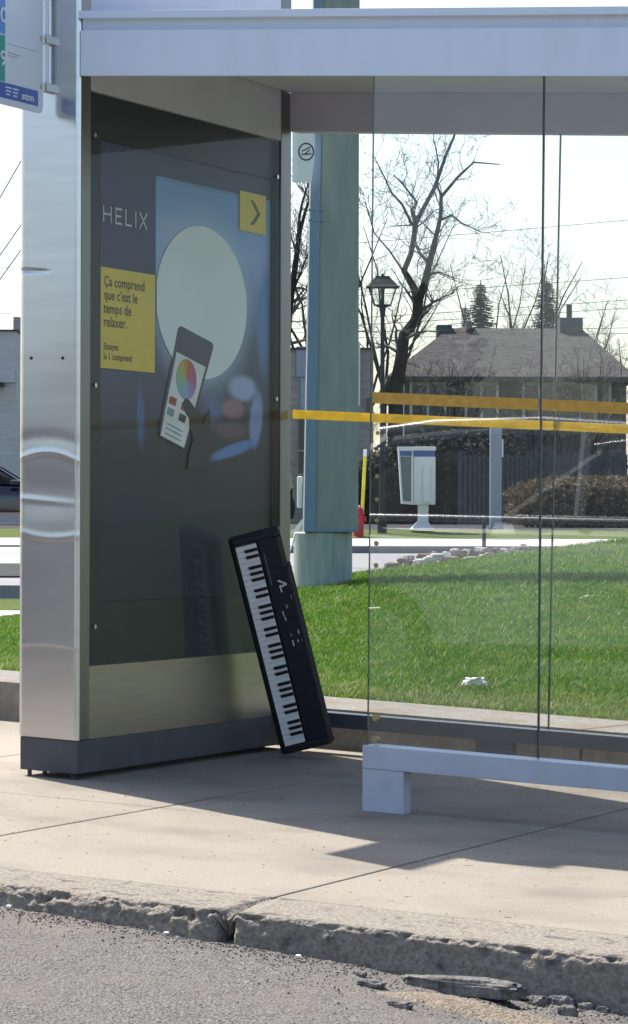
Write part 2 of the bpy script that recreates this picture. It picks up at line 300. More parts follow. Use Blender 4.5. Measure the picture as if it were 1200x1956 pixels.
# front steel cladding of the poster case: a real dented sheet
def vz(v): return (1480-v)/538.0+0.02
def dent(x, z):
    s = (x+0.12)/0.12; d = 0.0
    arc = lambda z0, h: z0-h*(s*s)
    d += -0.0013*math.exp(-((z-arc(vz(866), 0.032))/0.011)**2)
    d += 0.0009*math.exp(-((z-arc(vz(838), 0.02))/0.025)**2)
    d += 0.0030*math.exp(-((z-vz(945))/0.085)**2)*(1-0.25*s*s)
    d += -0.0012*math.exp(-((z-vz(960)+0.004*s)/0.011)**2)*(0.6-0.4*s)
    d += -0.0010*math.exp(-((z-arc(vz(1031), -0.018))/0.014)**2)
    d += -0.0004*math.exp(-((z-arc(vz(1232), 0.012))/0.008)**2)
    d += 0.0016*nz(x, z, 0, 2.1)+0.0012*nz(0, z, 5, 1.1)
    d += 0.003*math.exp(-((z-vz(520))/0.005)**2)*max(0, min(1, (-0.11-x)/0.10))
    return d
nx_, nz_ = 26, 700; z0c, z1c = 0.142, HC
V = []; Fc = []
for j in range(nz_+1):
    z = z0c+(z1c-z0c)*j/nz_
    for i in range(nx_+1):
        t = i/nx_; x = -W_+W_*t; e = min(t, 1-t)*W_; rr = 0.010
        y = (rr-math.sqrt(max(0, rr*rr-(rr-e)**2)) if e < rr else 0.0); y += dent(x, z)*min(1, e/0.012)
        V.append((x, y, z+G*x))
for j in range(nz_):
    for i in range(nx_): a = j*(nx_+1)+i; Fc.append((a, a+1, a+nx_+2, a+nx_+1))
raw('front_cladding', V, Fc, 'steel', sh, True)
sb(MB().box(-W_, -W_+0.004, 0.012, L_, 0.142, HC), 'outer_cladding', 'steel')
sb(MB().box(-W_+0.006, -0.05, 0.014, L_-0.01, 0.15, HC-0.01), 'case_core', 'dark')
sb(MB().box(-W_, 0, 0.0, L_, HC, HC+0.012), 'case_lid', 'steel')
sb(MB().box(-W_+0.005, -0.005, 0.006, L_-0.006, 0.022, 0.140), 'case_plinth', 'base', 0.003)
for fx, fy in ((-0.21, 0.03), (-0.165, 0.06), (-0.045, 0.05), (-0.21, 1.7), (-0.045, 1.7)):
    sb(MB().tube([(fx, fy, 0), (fx, fy, 0.024)], 0.008, 10), 'foot', 'base')
# inner face: steel frame, lower steel panel, black border, glass
GZ0, GZ1, GY0, GY1 = 0.4032, 2.4613, 0.0869, 1.762
sb(MB().box(-0.05, 0.0, 0.012, GY0, 0.142, HC), 'frame_stile', 'stile', 0.003)
sb(MB().box(-0.05, 0.002, GY1, L_, 0.142, HC), 'frame_stile', 'stile', 0.003)
sb(MB().box(-0.05, 0.0, GY0, GY1, GZ1, HC), 'frame_head', 'soffit')
sb(MB().box(-0.05, -0.002, GY0, GY1, 0.142, GZ0), 'kick_panel', 'steel_side')
PY0, PY1, PZ0, PZ1 = 0.215, 1.738, 0.628, 2.30
bo = MB(); bo.box(-0.032, -0.0245, GY0, PY0, GZ0, GZ1); bo.box(-0.032, -0.0245, PY1, GY1, GZ0, GZ1); bo.box(-0.032, -0.0245, PY0, PY1, GZ0, PZ0); bo.box(-0.032, -0.0245, PY0, PY1, PZ1, GZ1)
sb(bo, 'black_border', 'enamel')
sb(MB().box(-0.012, -0.003, GY0+0.002, GY1-0.002, GZ0+0.002, GZ1-0.002), 'case_window', 'case_glass')
for (u, v) in ((180, 258), (181, 736), (180, 1197), (529, 338), (527, 762), (524, 1170)):
    p = atx(u, v, -0.002); sb(MB().tube([(-0.006, p[1], p[2]), (0.004, p[1], p[2])], 0.009, 12), 'case_bolt', 'bolt')
for (u, v) in ((60, 684), (120, 684)):
    p = aty(u, v, 0); pz = p[2]-G*p[0]; y = dent(p[0], pz)
    sb(MB().tube([(p[0], y-0.0015, pz), (p[0], y+0.01, pz)], 0.006, 10), 'screw_hole', 'dark')
# roof
sb(MB().box(0.012, XR, 0.02, 1.99, 2.664, 2.700), 'roof', 'soffit')
fa = MB(); fa.box(0.004, XR, -0.004, 0.018, 2.502, 2.663); sb(fa, 'fascia', 'white_alu', 0.0015)
sb(MB().box(0.004, XR, 0.012, 0.03, 2.6632, 2.7035), 'fascia_channel', 'white_alu')
sb(MB().box(0.004, XR, -0.022, 1.99, 2.7035, 2.730), 'roof_lip', 'white_alu', 0.002)
sb(MB().box(0.005, XR, L_-0.02, L_+0.06, 2.508, 2.664), 'rear_fascia', 'soffit', 0.002)
for px in (1.62, 3.1): sb(MB().box(px, px+0.05, 0.022, L_-0.022, 2.615, 2.6638), 'roof_beam', 'soffit', 0.002)
sb(MB().box(XR, XR+0.10, -0.022, 1.99, 0.0, 2.730), 'end_post', 'white_alu', 0.003)
# front glass, its low rail on stub legs
def pane(name, x0, x1, y, z0, z1, mat, lean=0.0):
    m = MB(); th = 0.010
    m.add([(x0,y,z0),(x1,y,z0),(x1,y+th,z0),(x0,y+th,z0),(x0+lean,y,z1),(x1+lean,y,z1),(x1+lean,y+th,z1),(x0+lean,y+th,z1)],
          [(0,3,2,1),(4,5,6,7),(0,1,5,4),(1,2,6,5),(2,3,7,6),(3,0,4,7)])
    return sb(m, name, mat)
JX = 1.7245; LEAN = 0.016
def edge(name, x, y, z0, z1, w=0.003, lean=LEAN):
    m = MB(); m.add([(x-w,y-0.001,z0),(x+w,y-0.001,z0),(x+w,y+0.011,z0),(x-w,y+0.011,z0),(x-w+lean,y-0.001,z1),(x+w+lean,y-0.001,z1),(x+w+lean,y+0.011,z1),(x-w+lean,y+0.011,z1)],
          [(0,3,2,1),(4,5,6,7),(0,1,5,4),(1,2,6,5),(2,3,7,6),(3,0,4,7)]); return sb(m, name, 'glass_edge')
X0G = 1.108
pane('front_pane', X0G, JX-0.004, 0.0, 0.2225, 2.5015, 'glass', LEAN)
pane('front_pane', JX+0.004, 3.3, 0.0, 0.2225, 2.5015, 'glass', LEAN)
pane('front_pane', 3.308, XR-0.002, 0.0, 0.2225, 2.5015, 'glass', 0)
edge('pane_edge', X0G+0.0009, 0.0, 0.2230, 2.5010, 0.0006); edge('pane_joint', JX, 0.0, 0.2230, 2.5010, 0.0024)
SZ = float((lambda q: q[2]-G*q[0])(aty(960, 770, 0.0))); SR = float((lambda q: q[2]-G*q[0])(aty(800, 802, L_)))
sb(MB().box(X0G+0.018, JX, -0.0025, -0.0005, SZ-0.019, SZ+0.019), 'warning_stripe', 'stripe_shaded')
sb(MB().box(JX+0.012, XR, -0.0025, -0.0005, SZ-0.019, SZ+0.019), 'warning_stripe', 'stripe_shaded')
for v in (827, 868, 910, 954, 994, 1038, 1080): 
    p = aty(722-(v-827)*0.012, v, 0); sb(MB().tube([(p[0], -0.004, p[2]-G*p[0]), (p[0], -0.0006, p[2]-G*p[0])], 0.0085 if v > 1000 else 0.007, 12), 'glass_dot', 'brass')
for v in (1371, 1412):
    p = aty(718, v, 0); sb(MB().tube([(p[0], -0.008, p[2]-G*p[0]), (p[0], 0.018, p[2]-G*p[0])], 0.011, 14), 'glass_bolt', 'brass')
sb(MB().box(1.124, XR, -0.082, 0.035, 0.1445, 0.2220), 'front_rail', 'rail', 0.003)
for lx in (1.124, 3.0): sb(MB().box(lx, lx+0.150, -0.080, -0.012, 0.0, 0.1440), 'front_leg', 'rail', 0.002)
# rear glass, rail and legs
JB = 1.125
pane('rear_pane', 0.012, JB-0.003, L_-0.008, 0.1660, 2.5075, 'glass_back', 0.02); pane('rear_pane', JB+0.003, 2.6, L_-0.008, 0.1660, 2.5075, 'glass_back', 0.02); pane('rear_pane', 2.606, XR-0.002, L_-0.008, 0.1660, 2.5075, 'glass_back', 0)
edge('pane_joint', JB-0.012, L_-0.008, 0.1665, 2.507, 0.0022, 0.045)
sb(MB().box(0.012, XR, L_-0.0105, L_-0.0085, SR-0.018, SR+0.018), 'rear_warning_stripe', 'stripe')
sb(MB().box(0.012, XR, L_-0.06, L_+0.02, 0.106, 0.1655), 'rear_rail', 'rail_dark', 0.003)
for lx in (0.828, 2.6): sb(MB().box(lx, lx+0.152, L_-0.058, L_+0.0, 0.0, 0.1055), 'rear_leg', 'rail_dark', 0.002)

# ================================================================== POSTER (hangs in the case)
po = thing('poster', 'large dark blue advertising poster with pale moon and yellow boxes inside the steel case', 'poster', (-0.04, 0.98, 0.6))
XB = -0.0345
def pl(mb, name, mat): return mb.build(name, mat, po)
def flatpoly(name, poly, lev, mat): return pl(MB().prism(poly, 0, 1, lambda a, b, l: (XB+lev*0.0012+l*0.0011, a, b)), name, mat)
R4 = lambda a0, a1, b0, b1: [(a0, b0), (a1, b0), (a1, b1), (a0, b1)]
pl(MB().box(XB-0.003, XB, 0.17, 1.76, 0.56, 2.36), 'sheet', 'p_slate')
flatpoly('picture', R4(0.685, 1.735, 0.63, 2.216), 0, 'p_grad')
flatpoly('picture_foot', R4(0.17, 0.6848, 0.63, 1.4755), 0, 'p_grad')
moon = [p for p in ell(1.09, 1.765, 0.410, 0.294, 64)]
moon = [(max(a, 0.687), b) for a, b in moon]
flatpoly('moon', moon, 3, 'p_moon')
flatpoly('yellow_box', R4(0.221, 0.670, 1.476, 1.842), 4, 'p_yellow')
flatpoly('yellow_square', R4(1.428, 1.680, 2.073, 2.230), 4, 'p_yellow')
ch = 0.022
flatpoly('chevron', [(1.53, 2.20), (1.56, 2.20), (1.625, 2.152), (1.56, 2.104), (1.53, 2.104), (1.595, 2.152)], 5, 'p_ink')
def tx(name, s, a, b, size, mat, lev, sx=1.0, bold=0.0): return pl(text_mb(s, size, lambda p, q, l: (XB+lev*0.0012+l, a+p, b+q), 0.0011, sx, bold=bold), name, mat)
# HELIX, thin strokes
def stroke(m, a, b, w, lev=2):
    a = np.array(a, float); b = np.array(b, float); d = (b-a)/np.linalg.norm(b-a); n = np.array([-d[1], d[0]])*w/2
    return m.prism([tuple(a+n), tuple(a-n), tuple(b-n), tuple(b+n)], 0, 1, lambda p, q, l: (XB+lev*0.0012+l*0.0011, p, q))
y0 = 0.250; zb, zt = 2.006, 2.066; zm = 2.036; h_ = 0.0035
letters = (('H', [((0, zb), (0, zt)), ((0, zm), (.06, zm)), ((.06, zb), (.06, zt))]), ('E', [((.098, zb), (.098, zt)), ((.098, zb+h_), (.148, zb+h_)), ((.098, zm), (.140, zm)), ((.098, zt-h_), (.148, zt-h_))]),
           ('L', [((.180, zb), (.180, zt)), ((.180, zb+h_), (.230, zb+h_))]), ('I', [((.262, zb), (.262, zt))]), ('X', [((.295, zb), (.355, zt)), ((.295, zt), (.355, zb))]))
for ch_, strokes in letters:
    hx = MB()
    for a, b in strokes: stroke(hx, (y0+a[0], a[1]), (y0+b[0], b[1]), 0.0075)
    pl(hx, 'heading_letter', 'print_white')
for i, s in enumerate(('Ça comprend', 'que c\u2019est le', 'temps de', 'relaxer.')): tx('slogan_line', s, 0.245, 1.775-i*0.049, 0.052, 'p_ink', 5, 1.16, 0.0008)
for i, s in enumerate(('Essayez', 'la 1 comprend')): tx('small_print', s, 0.245, 1.545-i*0.036, 0.034, 'p_ink', 5, 1.16, 0.0006)
# phone and hand
T_, B_ = np.array((0.875, 1.668)), np.array((0.700, 1.243)); TR, BR = np.array((1.195, 1.612)), np.array((0.935, 1.195))
def pq(s, t): return tuple((T_*(1-s)+TR*s)*(1-t)+(B_*(1-s)+BR*s)*t)
rr = []
for cs, ct, a in ((0.1, 0.05, PI), (0.9, 0.05, PI*1.5)):
    for k in range(6):
        an = a+k*PI/10; rr.append(pq(cs+0.1*math.cos(an), ct+0.05*math.sin(an)))
flatpoly('phone_body', rr+[pq(1, 0.95), pq(0.94, 1.0), pq(0.06, 1.0), pq(0, 0.95)], 4, 'p_phone')
flatpoly('phone_screen', [pq(0.07, 0.235), pq(0.93, 0.235), pq(0.93, 0.99), pq(0.07, 0.99)], 5, 'p_white')
flatpoly('colour_wheel', ell(0.939, 1.463, 0.090, 0.078, 40), 6, 'p_wheel')
for (s, t, mm) in ((0.12, 0.625, 'p_red'), (0.52, 0.625, 'p_red'), (0.12, 0.725, 'p_teal'), (0.52, 0.725, 'p_phone')):
    flatpoly('screen_icon', [pq(s, t), pq(s+0.22, t), pq(s+0.22, t+0.065), pq(s, t+0.065)], 6, mm)
for t in (0.86, 0.90, 0.945): flatpoly('screen_line', [pq(0.2, t), pq(0.75, t), pq(0.75, t+0.01), pq(0.2, t+0.01)], 6, 'p_teal')
hand = [(0.905, 1.372), (0.930, 1.392), (0.962, 1.385), (1.02, 1.352), (1.075, 1.335), (1.09, 1.30), (1.145, 1.36), (1.16, 1.19), (1.10, 1.12), (0.95, 1.12), (0.965, 1.18), (1.00, 1.235), (0.985, 1.262), (0.965, 1.285), (0.965, 1.315), (0.93, 1.335)]
flatpoly('hand', hand, 7, 'p_dark')

# ================================================================== BUS STOP SIGN (on its bracket in front of the case)
SX = -0.12
si = thing('bus_stop_sign', 'white bus stop sign with blue footer and green band, bracketed to the steel case', 'sign', (SX, -0.03, 2.4))
def sg(mb, name, mat, bevel=0): return mb.build(name, mat, si, bevel)
r = 0.03; zb, zt, ya, yb = 2.364, 2.86, -0.47, -0.052
poly = [(ya, zt), (ya, zb), (yb-r, zb)]+[(yb-r+r*math.sin(k*PI/12), zb+r-r*math.cos(k*PI/12)) for k in range(1, 7)]+[(yb, zt)]
sg(MB().prism(poly, SX-0.003, SX, lambda a, b, l: (l, a, b)), 'plate', 's_white')
def sf(name, a0, a1, b0, b1, lev, mat): return sg(MB().prism(R4(a0, a1, b0, b1), SX+lev*0.001, SX+lev*0.001+0.0009, lambda a, b, l: (l, a, b)), name, mat)
sf('footer', -0.47, -0.090, 2.388, 2.442, 0, 's_blue'); sf('green_band', -0.47, -0.333, 2.445, 2.605, 0, 's_green'); sf('blue_band', -0.47, -0.333, 2.610, 2.86, 0, 's_blue2')
def stx(name, s, a, b, size, mat, sx=1.0, bold=0): return sg(text_mb(s, size, lambda p, q, l: (SX+l, a+p, b+q), 0.0022, sx, bold=bold), name, mat)
stx('lettering', 'stm', -0.215, 2.400, 0.036, 's_white', 1.75, 0.001)
for i, (a, wd) in enumerate(((-0.33, 0.045), (-0.275, 0.04))):
    for k in range(3): sf('small_lettering', a, a+wd*(1-0.15*k), 2.425-0.012*k, 2.430-0.012*k, 1, 's_white')
stx('route_number', '9', -0.372, 2.500, 0.075, 's_white', 1.4, 0.001); stx('route_number', '0', -0.372, 2.650, 0.075, 's_white', 1.4, 0.001)
sf('rule_line', -0.32, -0.095, 2.579, 2.5805, 0, 's_ink')
for k in range(2): sf('small_lettering', -0.31, -0.21+0.03*(-k), 2.548-0.010*k, 2.551-0.010*k, 0, 's_ink')
sg(MB().tube([(SX, -0.028, 2.452), (SX, -0.028, 2.95)], 0.010, 12), 'bracket_rod', 'white_alu')
for z in (2.462, 2.632, 2.80):
    sg(MB().box(SX-0.014, SX+0.014, -0.044, 0.002, z-0.016, z+0.016), 'bracket', 'bolt', 0.003)
    sg(MB().tube([(SX-0.006, -0.066, z), (SX+0.006, -0.066, z)], 0.009, 10), 'sign_bolt', 'bolt')

# ================================================================== DIGITAL PIANO
kX = Vector((0.8782636194, 0.4092313873, 0.2473513422)); kY = Vector((-0.0921916861, -0.3626617017, 0.9273495474)); kZ = Vector((0.4692054004, -0.8372611073, -0.2807848472))
kZ = kX.cross(kY)
KW, KL, K0, KA, KB, KT = 0.2159, 0.9091, 0.0347, 0.020, 0.0985, 0.070
kb = thing('digital_piano', 'black digital piano with 61 keys standing on end and leaning against the poster case', 'keyboard', (0.123, 1.5125, -0.003))
mw = Matrix((( kX.x, kY.x, kZ.x, kb.location.x), (kX.y, kY.y, kZ.y, kb.location.y), (kX.z, kY.z, kZ.z, kb.location.z), (0,0,0,1)))
kb.matrix_world = mw
def kk(mb, name, mat, bevel=0, **k): return mb.build(name, mat, kb, bevel, local=True, **k)
bd = MB()                                    # body: deck with a recess for the keys and a raised control panel
bd.add([], [])
prof = [(0.0, -KT+0.02), (0.0, -0.022), (0.012, -0.014), (KB+0.008, -0.014), (KB+0.012, 0.0), (KW-0.02, 0.004), (KW, -0.012), (KW, -KT+0.008), (KW-0.02, -KT), (0.012, -KT)]
bd.prism(prof, K0-0.004, 0.757, lambda a, b, l: (a, l, b))
bd2 = [(a-0.012 if a > KW-0.03 else a, b) for a, b in prof]
bd.prism(bd2, 0.757, K0+0.852, lambda a, b, l: (a, l, b))
kk(bd, 'body', 'piano', 0.003)
def cheek(y0, y1, yr):
    m = MB(); KW = 0.2159-yr; pr = [(0.0, -KT+0.02), (0.0, -0.012), (0.014, 0.0), (KB, 0.004), (KW-0.02, 0.0065), (KW+0.001, -0.012), (KW+0.001, -KT+0.008), (KW-0.02, -KT-0.001), (0.012, -KT-0.001)]
    m.prism(pr, y0, y1, lambda a, b, l: (a, l, b)); return kk(m, 'end_cheek', 'piano', 0.008, seg=3)
cheek(0.0, K0-0.0045, 0); cheek(K0+0.8525, KL, 0.012)
ws = 0.846/36; names_ = [0,1,1,0,1,1,1]       # black key before white index (C D E F G A B), bass end at the top
for i in range(36):
    ytop = K0+0.846-i*ws
    kk(MB().box(KA, KB+0.004, ytop-ws+0.0006, ytop-0.0006, -0.016, 0.003), 'white_key', 'keywhite', 0.0012, seg=1)
for i in range(36):
    if i > 0 and names_[i % 7]:
        yc = K0+0.846-i*ws+{1: 0.001, 2: -0.001, 4: 0.0015, 5: 0, 6: -0.0015}[i % 7]
        m = MB(); a0, a1 = KA+0.030, KB+0.0035
        m.add([(a0,yc-0.0062,0.0031),(a1,yc-0.0062,0.0031),(a1,yc+0.0062,0.0031),(a0,yc+0.0062,0.0031),(a0+0.006,yc-0.0048,0.012),(a1,yc-0.0048,0.012),(a1,yc+0.0048,0.012),(a0+0.006,yc+0.0048,0.012)],
              [(0,3,2,1),(4,5,6,7),(0,1,5,4),(1,2,6,5),(2,3,7,6),(3,0,4,7)])
        kk(m, 'black_key', 'keyblack', 0.001, seg=1)
# printed logo and control markings on the panel
def ks(m, a, b, w): 
    a = np.array(a, float); b = np.array(b, float); d = (b-a)/np.linalg.norm(b-a); n = np.array([-d[1], d[0]])*w/2
    return m.prism([tuple(a+n), tuple(a-n), tuple(b-n), tuple(b+n)], 0.0042, 0.0062, lambda p, q, l: (p, q, l))
lg = MB(); la, lb = 0.150, 0.690
ks(lg, (la, lb+0.022), (la+0.030, lb), 0.007); ks(lg, (la+0.030, lb), (la, lb-0.006), 0.007); ks(lg, (la+0.004, lb+0.002), (la+0.004, lb-0.028), 0.005)
kk(lg, 'logo', 'print_white')
for a, b, ln, wd, mt in ((0.185, 0.635, 0.016, 0.003, 'print_grey'), (0.160, 0.600, 0.014, 0.008, 'print_grey'), (0.140, 0.575, 0.020, 0.004, 'print_white'), (0.143, 0.553, 0.016, 0.004, 'print_white'), (0.180, 0.487, 0.016, 0.004, 'print_white'), (0.150, 0.482, 0.012, 0.005, 'print_grey'), (0.150, 0.447, 0.024, 0.005, 'print_white'), (0.170, 0.452, 0.012, 0.003, 'print_white'), (0.185, 0.452, 0.008, 0.003, 'print_grey')):
    kk(MB().box(a-wd/2, a+wd/2, b-ln/2, b+ln/2, 0.0030, 0.0060), 'control_button', mt)
kk(MB().box(0.122, 0.1245, 0.70, 0.83, 0.002, 0.0048), 'panel_seam', 'print_grey')

# ================================================================== GROUND
def road_rel(x): return max(-0.175, min(-0.035, -0.056-0.036*(x-1.15)))
# sidewalk slabs
sw = MB(); ys = (-2.30, -0.55, 2.02); x_j = [0.585+1.2*k for k in range(-30, 32)]
for a, b in zip(x_j[:-1], x_j[1:]):
    for c, d in zip(ys[:-1], ys[1:]): sw.box(a+0.004, b-0.004, c+0.004, d-0.004, -0.30, 0.0)
struct(sw.build('sidewalk', 'concrete', None, 0.006, shear=True, seg=2), 'pale concrete pavement slabs under and before the shelter', 'pavement')
struct(MB().box(-34, 37, -2.40, 2.65, -0.34, -0.016).build('sidewalk_bed', 'joint', None, shear=True), 'dirt in the joints between the pavement slabs', 'pavement')
# kerb: broken, eroded edge, as a fine sheet
xs = list(np.arange(-20, 0.4, 0.2))+list(np.arange(0.4, 4.4, 0.009))+list(np.arange(4.4, 30, 0.2))
V = []; K = 44
for x in xs:
    er = 0.016+0.030*max(0, nz(x, 3.3, 0, 1.3))+0.012*max(-1, nz(x, 7.7, 0, 6))+0.008*nz(x, 1.7, 0, 17)
    er = max(0.006, er)*(1.7 if x < 1.80 else 0.8)
    ye = -2.615-0.045*(max(0, min(3, x-1.1)))+0.012*nz(x, 9, 0, 2.3)+0.008*nz(x, 5, 0, 14)
    zr = road_rel(x)
    crack = math.exp(-((x-1.800-0.02*nz(x, 2, 2, 9))/0.016)**2); hair = math.exp(-((x-1.786)/0.006)**2)
    for k in range(K):
        if k < 8:                                 # the flat top, then down over the worn edge
            t = max(0, k-1)/6; y = -2.3055+(ye+er+2.3055)*t; z = 0.0 if k else -0.03
        elif k < 24:
            t = (k-7)/16; y = ye+er-(er+0.002)*t; z = -(0.004+er*0.75)*t**1.5
        else:
            t = (k-23)/20; za = -(0.004+er*0.75); y = ye-0.002-0.018*t; z = za+(zr-0.05-za)*t
        edge_ = max(0, min(1, (k-5)/8)); w_ = 1-min(1, abs(k-17)/13)
        rough_ = 1.0 if x < 1.8 else 0.7
        pit = max(0, nz(x, y, z, 30)-0.02)*0.050*w_*rough_+max(0, nz(x, y+3, z, 70)-0.05)*0.022*w_*rough_
        nn = (nz(x, y, z, 26)*0.006+nz(x, y, z, 60)*0.005+nz(x, y, z, 120)*0.003+nz(x, y, z, 9)*0.006)*edge_
        y2 = y+nn*0.8+pit*0.8+0.10*crack*edge_*(0.3 if k < 24 else 1); z2 = z+nn*0.4-crack*0.05*max(0, min(1, (k-3)/8))-hair*0.02*(k < 9)-pit*0.6
        V.append((x, y2, z2+G*x))
Fc = [(i*K+k, (i+1)*K+k, (i+1)*K+k+1, i*K+k+1) for i in range(len(xs)-1) for k in range(K-1)]
struct(raw('kerb', V, Fc, 'kerb', None, True), 'crumbling concrete kerb along the road edge', 'kerb')
# road
def gridpts(xa, ya, fn):
    V = [(x, y, fn(x, y)) for y in ya for x in xa]; n = len(xa)
    return V, [(j*n+i, j*n+i+1, (j+1)*n+i+1, (j+1)*n+i) for j in range(len(ya)-1) for i in range(n-1)]
xa = list(np.arange(-38, 0.6, 1.0))+list(np.arange(0.6, 3.8, 0.010))+list(np.arange(3.8, 38, 1.0))
ya = list(np.arange(-15, -4.4, 0.8))+list(np.arange(-4.2, -2.5, 0.012))
def rz(x, y):
    z = road_rel(x)+G*x
    if 0.5 < x < 4 and y > -4.3:
        f = max(0, min(1, (y+3.35)/0.5))*max(0, min(1, (x-2.0)/0.7))
        z += 0.0035*nz(x, y, 0, 40)+0.0022*nz(x, y, 3, 95)+0.006*nz(x, y, 0, 5)-f*(0.012+0.022*max(0, nz(x, y, 1, 11)))
    return z
V, Fc = gridpts(xa, ya, rz); struct(raw('road', V, Fc, 'asphalt', None, True), 'worn grey asphalt road in the foreground', 'road')
# loose lumps at the road edge
def lump(name, mat, c, sx, sy, sz, seed, rot=0.0, sub=3, amp=0.25):
    bm = bmesh.new(); bmesh.ops.create_icosphere(bm, subdivisions=sub, radius=1.0)
    for v in bm.verts:
        p = v.co.copy(); q = Vector([math.copysign(abs(t)**0.6, t) for t in p])
        n = noise.noise(p*1.6+Vector((seed, 0, 0)))*amp+noise.noise(p*4.5+Vector((0, seed, 0)))*amp*0.5+noise.noise(p*11+Vector((0, 0, seed)))*amp*0.25
        q *= 1+n; x, y = q.x*sx, q.y*sy
        v.co = Vector((x*math.cos(rot)-y*math.sin(rot), x*math.sin(rot)+y*math.cos(rot), max(q.z, -0.35)*sz))
    me = bpy.data.meshes.new(name); bm.to_mesh(me); bm.free(); me.materials.append(MT[mat])
    for p in me.polygons: p.use_smooth = (sub > 3)
    o = bpy.data.objects.new(name, me); COL.objects.link(o); o.location = tuple(map(float, c)); return o
def on_road(u, v):
    zr = -0.10
    for _ in range(6): p = gnd(u, v, zr); zr = road_rel(p[0])
    return np.array([p[0], p[1], rz(p[0], p[1])])
a = on_road(752, 1868); b = on_road(1000, 1918); ang = math.atan2(b[1]-a[1], b[0]-a[0])
tag(lump('asphalt_slab', 'asphalt_dark', (a+b)/2+np.array([0, 0.02, 0.012]), np.linalg.norm(b-a)/2*0.98, 0.032, 0.030, 3.1, ang, 5, 0.22), 'long broken strip of asphalt lying along the kerb', 'asphalt piece')
for i, (u, v, sx, sy, sz, lab) in enumerate(((1025, 1906, 0.026, 0.018, 0.016, 'grey asphalt lump just right of the long broken strip'), (1072, 1908, 0.036, 0.020, 0.020, 'largest grey lump in the row right of the broken strip'), (1118, 1916, 0.026, 0.014, 0.014, 'flat grey lump second from the right in the kerb row'),
        (1152, 1922, 0.016, 0.012, 0.012, 'small grey lump at the right end of the kerb row'), (1085, 1932, 0.024, 0.016, 0.018, 'dark lump in front of the row, nearest the road'),
        (708, 1879, 0.036, 0.012, 0.013, 'dark raised flake left of the sand patch, closer to the kerb'), (765, 1922, 0.036, 0.014, 0.011, 'dark raised flake at the lower left of the sand patch'), (690, 1860, 0.014, 0.010, 0.010, 'small dark crumb at the kerb foot left of the strip'))):
    c = on_road(u, v); tag(lump('asphalt_lump', 'asphalt_dark', c+np.array([0, 0, sz*0.25]), sx, sy, sz, 5.3+i*2.7, ang+0.2*math.sin(i*3), 4, 0.28), lab, 'asphalt piece', 'loose asphalt lumps by the kerb')
for i, (u, v, lab) in enumerate(((18, 1735, 'white pebble at the left kerb foot'), (318, 1785, 'white pebble on the asphalt left of the kerb crack'), (571, 1828, 'white pebble at the kerb foot right of the crack'))):
    c = on_road(u, v); tag(lump('pebble', 'paper', c+np.array([0, 0, 0.003]), 0.009, 0.005, 0.004, i*3.3, ang, 2, 0.2), lab, 'pebble', 'white pebbles by the kerb')
# sand patch
c = on_road(915, 1925); n = 44; V = [(c[0], c[1], rz(c[0], c[1])+0.016)]; Fc = []
for q in (0.35, 0.7, 1.0):
    for i in range(n):
        t = 2*PI*i/n; rr = q*(1+0.28*nz(math.cos(t), math.sin(t), 7, 1.8)); x = c[0]+0.26*rr*math.cos(t)*math.cos(ang)-0.085*rr*math.sin(t)*math.sin(ang); y = c[1]+0.26*rr*math.cos(t)*math.sin(ang)+0.085*rr*math.sin(t)*math.cos(ang)
        V.append((x, y, rz(x, y)+0.016*(1-q**2)-(0.004 if q == 1 else 0)+0.003))
m = MB(); m.v = [tuple(p) for p in V]
for i in range(n):
    m.f.append((0, 1+i, 1+(i+1) % n))
    for q in range(2): o_ = 1+q*n; m.f.append((o_+i, o_+n+i, o_+n+(i+1) % n, o_+(i+1) % n))
struct(m.build('sand_patch', 'sand', None, smooth=True), 'patch of beige sand gathered at the kerb foot', 'sand')

def grit(name, N, mat, fn, smin, smax, lab):
    P = np.array([fn() for _ in range(N)]); r_ = rng.uniform(smin, smax, N)[:, None]; O = np.array([(1,0,0),(-1,0,0),(0,1,0),(0,-1,0),(0,0,.8),(0,0,-.8)]); 
    V = np.concatenate([P+o*r_*rng.uniform(.6, 1.3, (N, 1)) for o in O]); i = np.arange(N)
    F = np.concatenate([np.stack([i+a*N, i+b*N, i+c_*N], 1) for a, b, c_ in ((0,2,4),(2,1,4),(1,3,4),(3,0,4),(2,0,5),(1,2,5),(3,1,5),(0,3,5))]); return tag(raw(name, V, F, mat), lab, 'grit', None, 'stuff')
def gut():
    x = rng.uniform(0.8, 3.5); y = -2.645-0.045*max(0, x-1.1)-rng.exponential(0.07 if x < 2.1 else 0.16); return (x, y, rz(x, y)+0.002)
grit('gutter_grit', 1500, 'asphalt_dark', gut, 0.0012, 0.0045, 'fine dark grit gathered in the gutter along the kerb'); grit('pale_grit', 700, 'concrete', gut, 0.0012, 0.0045, 'fine pale concrete crumbs in the gutter along the kerb')
def pav():
    x = rng.uniform(-0.6, 3.6); y = rng.uniform(-2.6, 1.7); return (x, y, G*x+0.001)
grit('pavement_grit', 500, 'joint', pav, 0.0010, 0.0030, 'scattered dark grit on the pavement')
# concrete edging wall behind the shelter
wl = MB()
for k in range(-9, 9): 
    x0 = 1.17+1.9*k; wl.add([(x0+0.004,2.02,-0.2),(x0+1.896,2.02,-0.2),(x0+1.896,2.64,-0.2),(x0+0.004,2.64,-0.2),(x0+0.034,2.02,0.165),(x0+1.926,2.02,0.165),(x0+1.996,2.64,0.165),(x0+0.104,2.64,0.165)],
        [(0,3,2,1),(4,5,6,7),(0,1,5,4),(1,2,6,5),(2,3,7,6),(3,0,4,7)])
tag(wl.build('retaining_wall', 'wallc', None, 0.008, shear=True), 'low concrete edging wall holding up the lawn behind the shelter', 'wall')

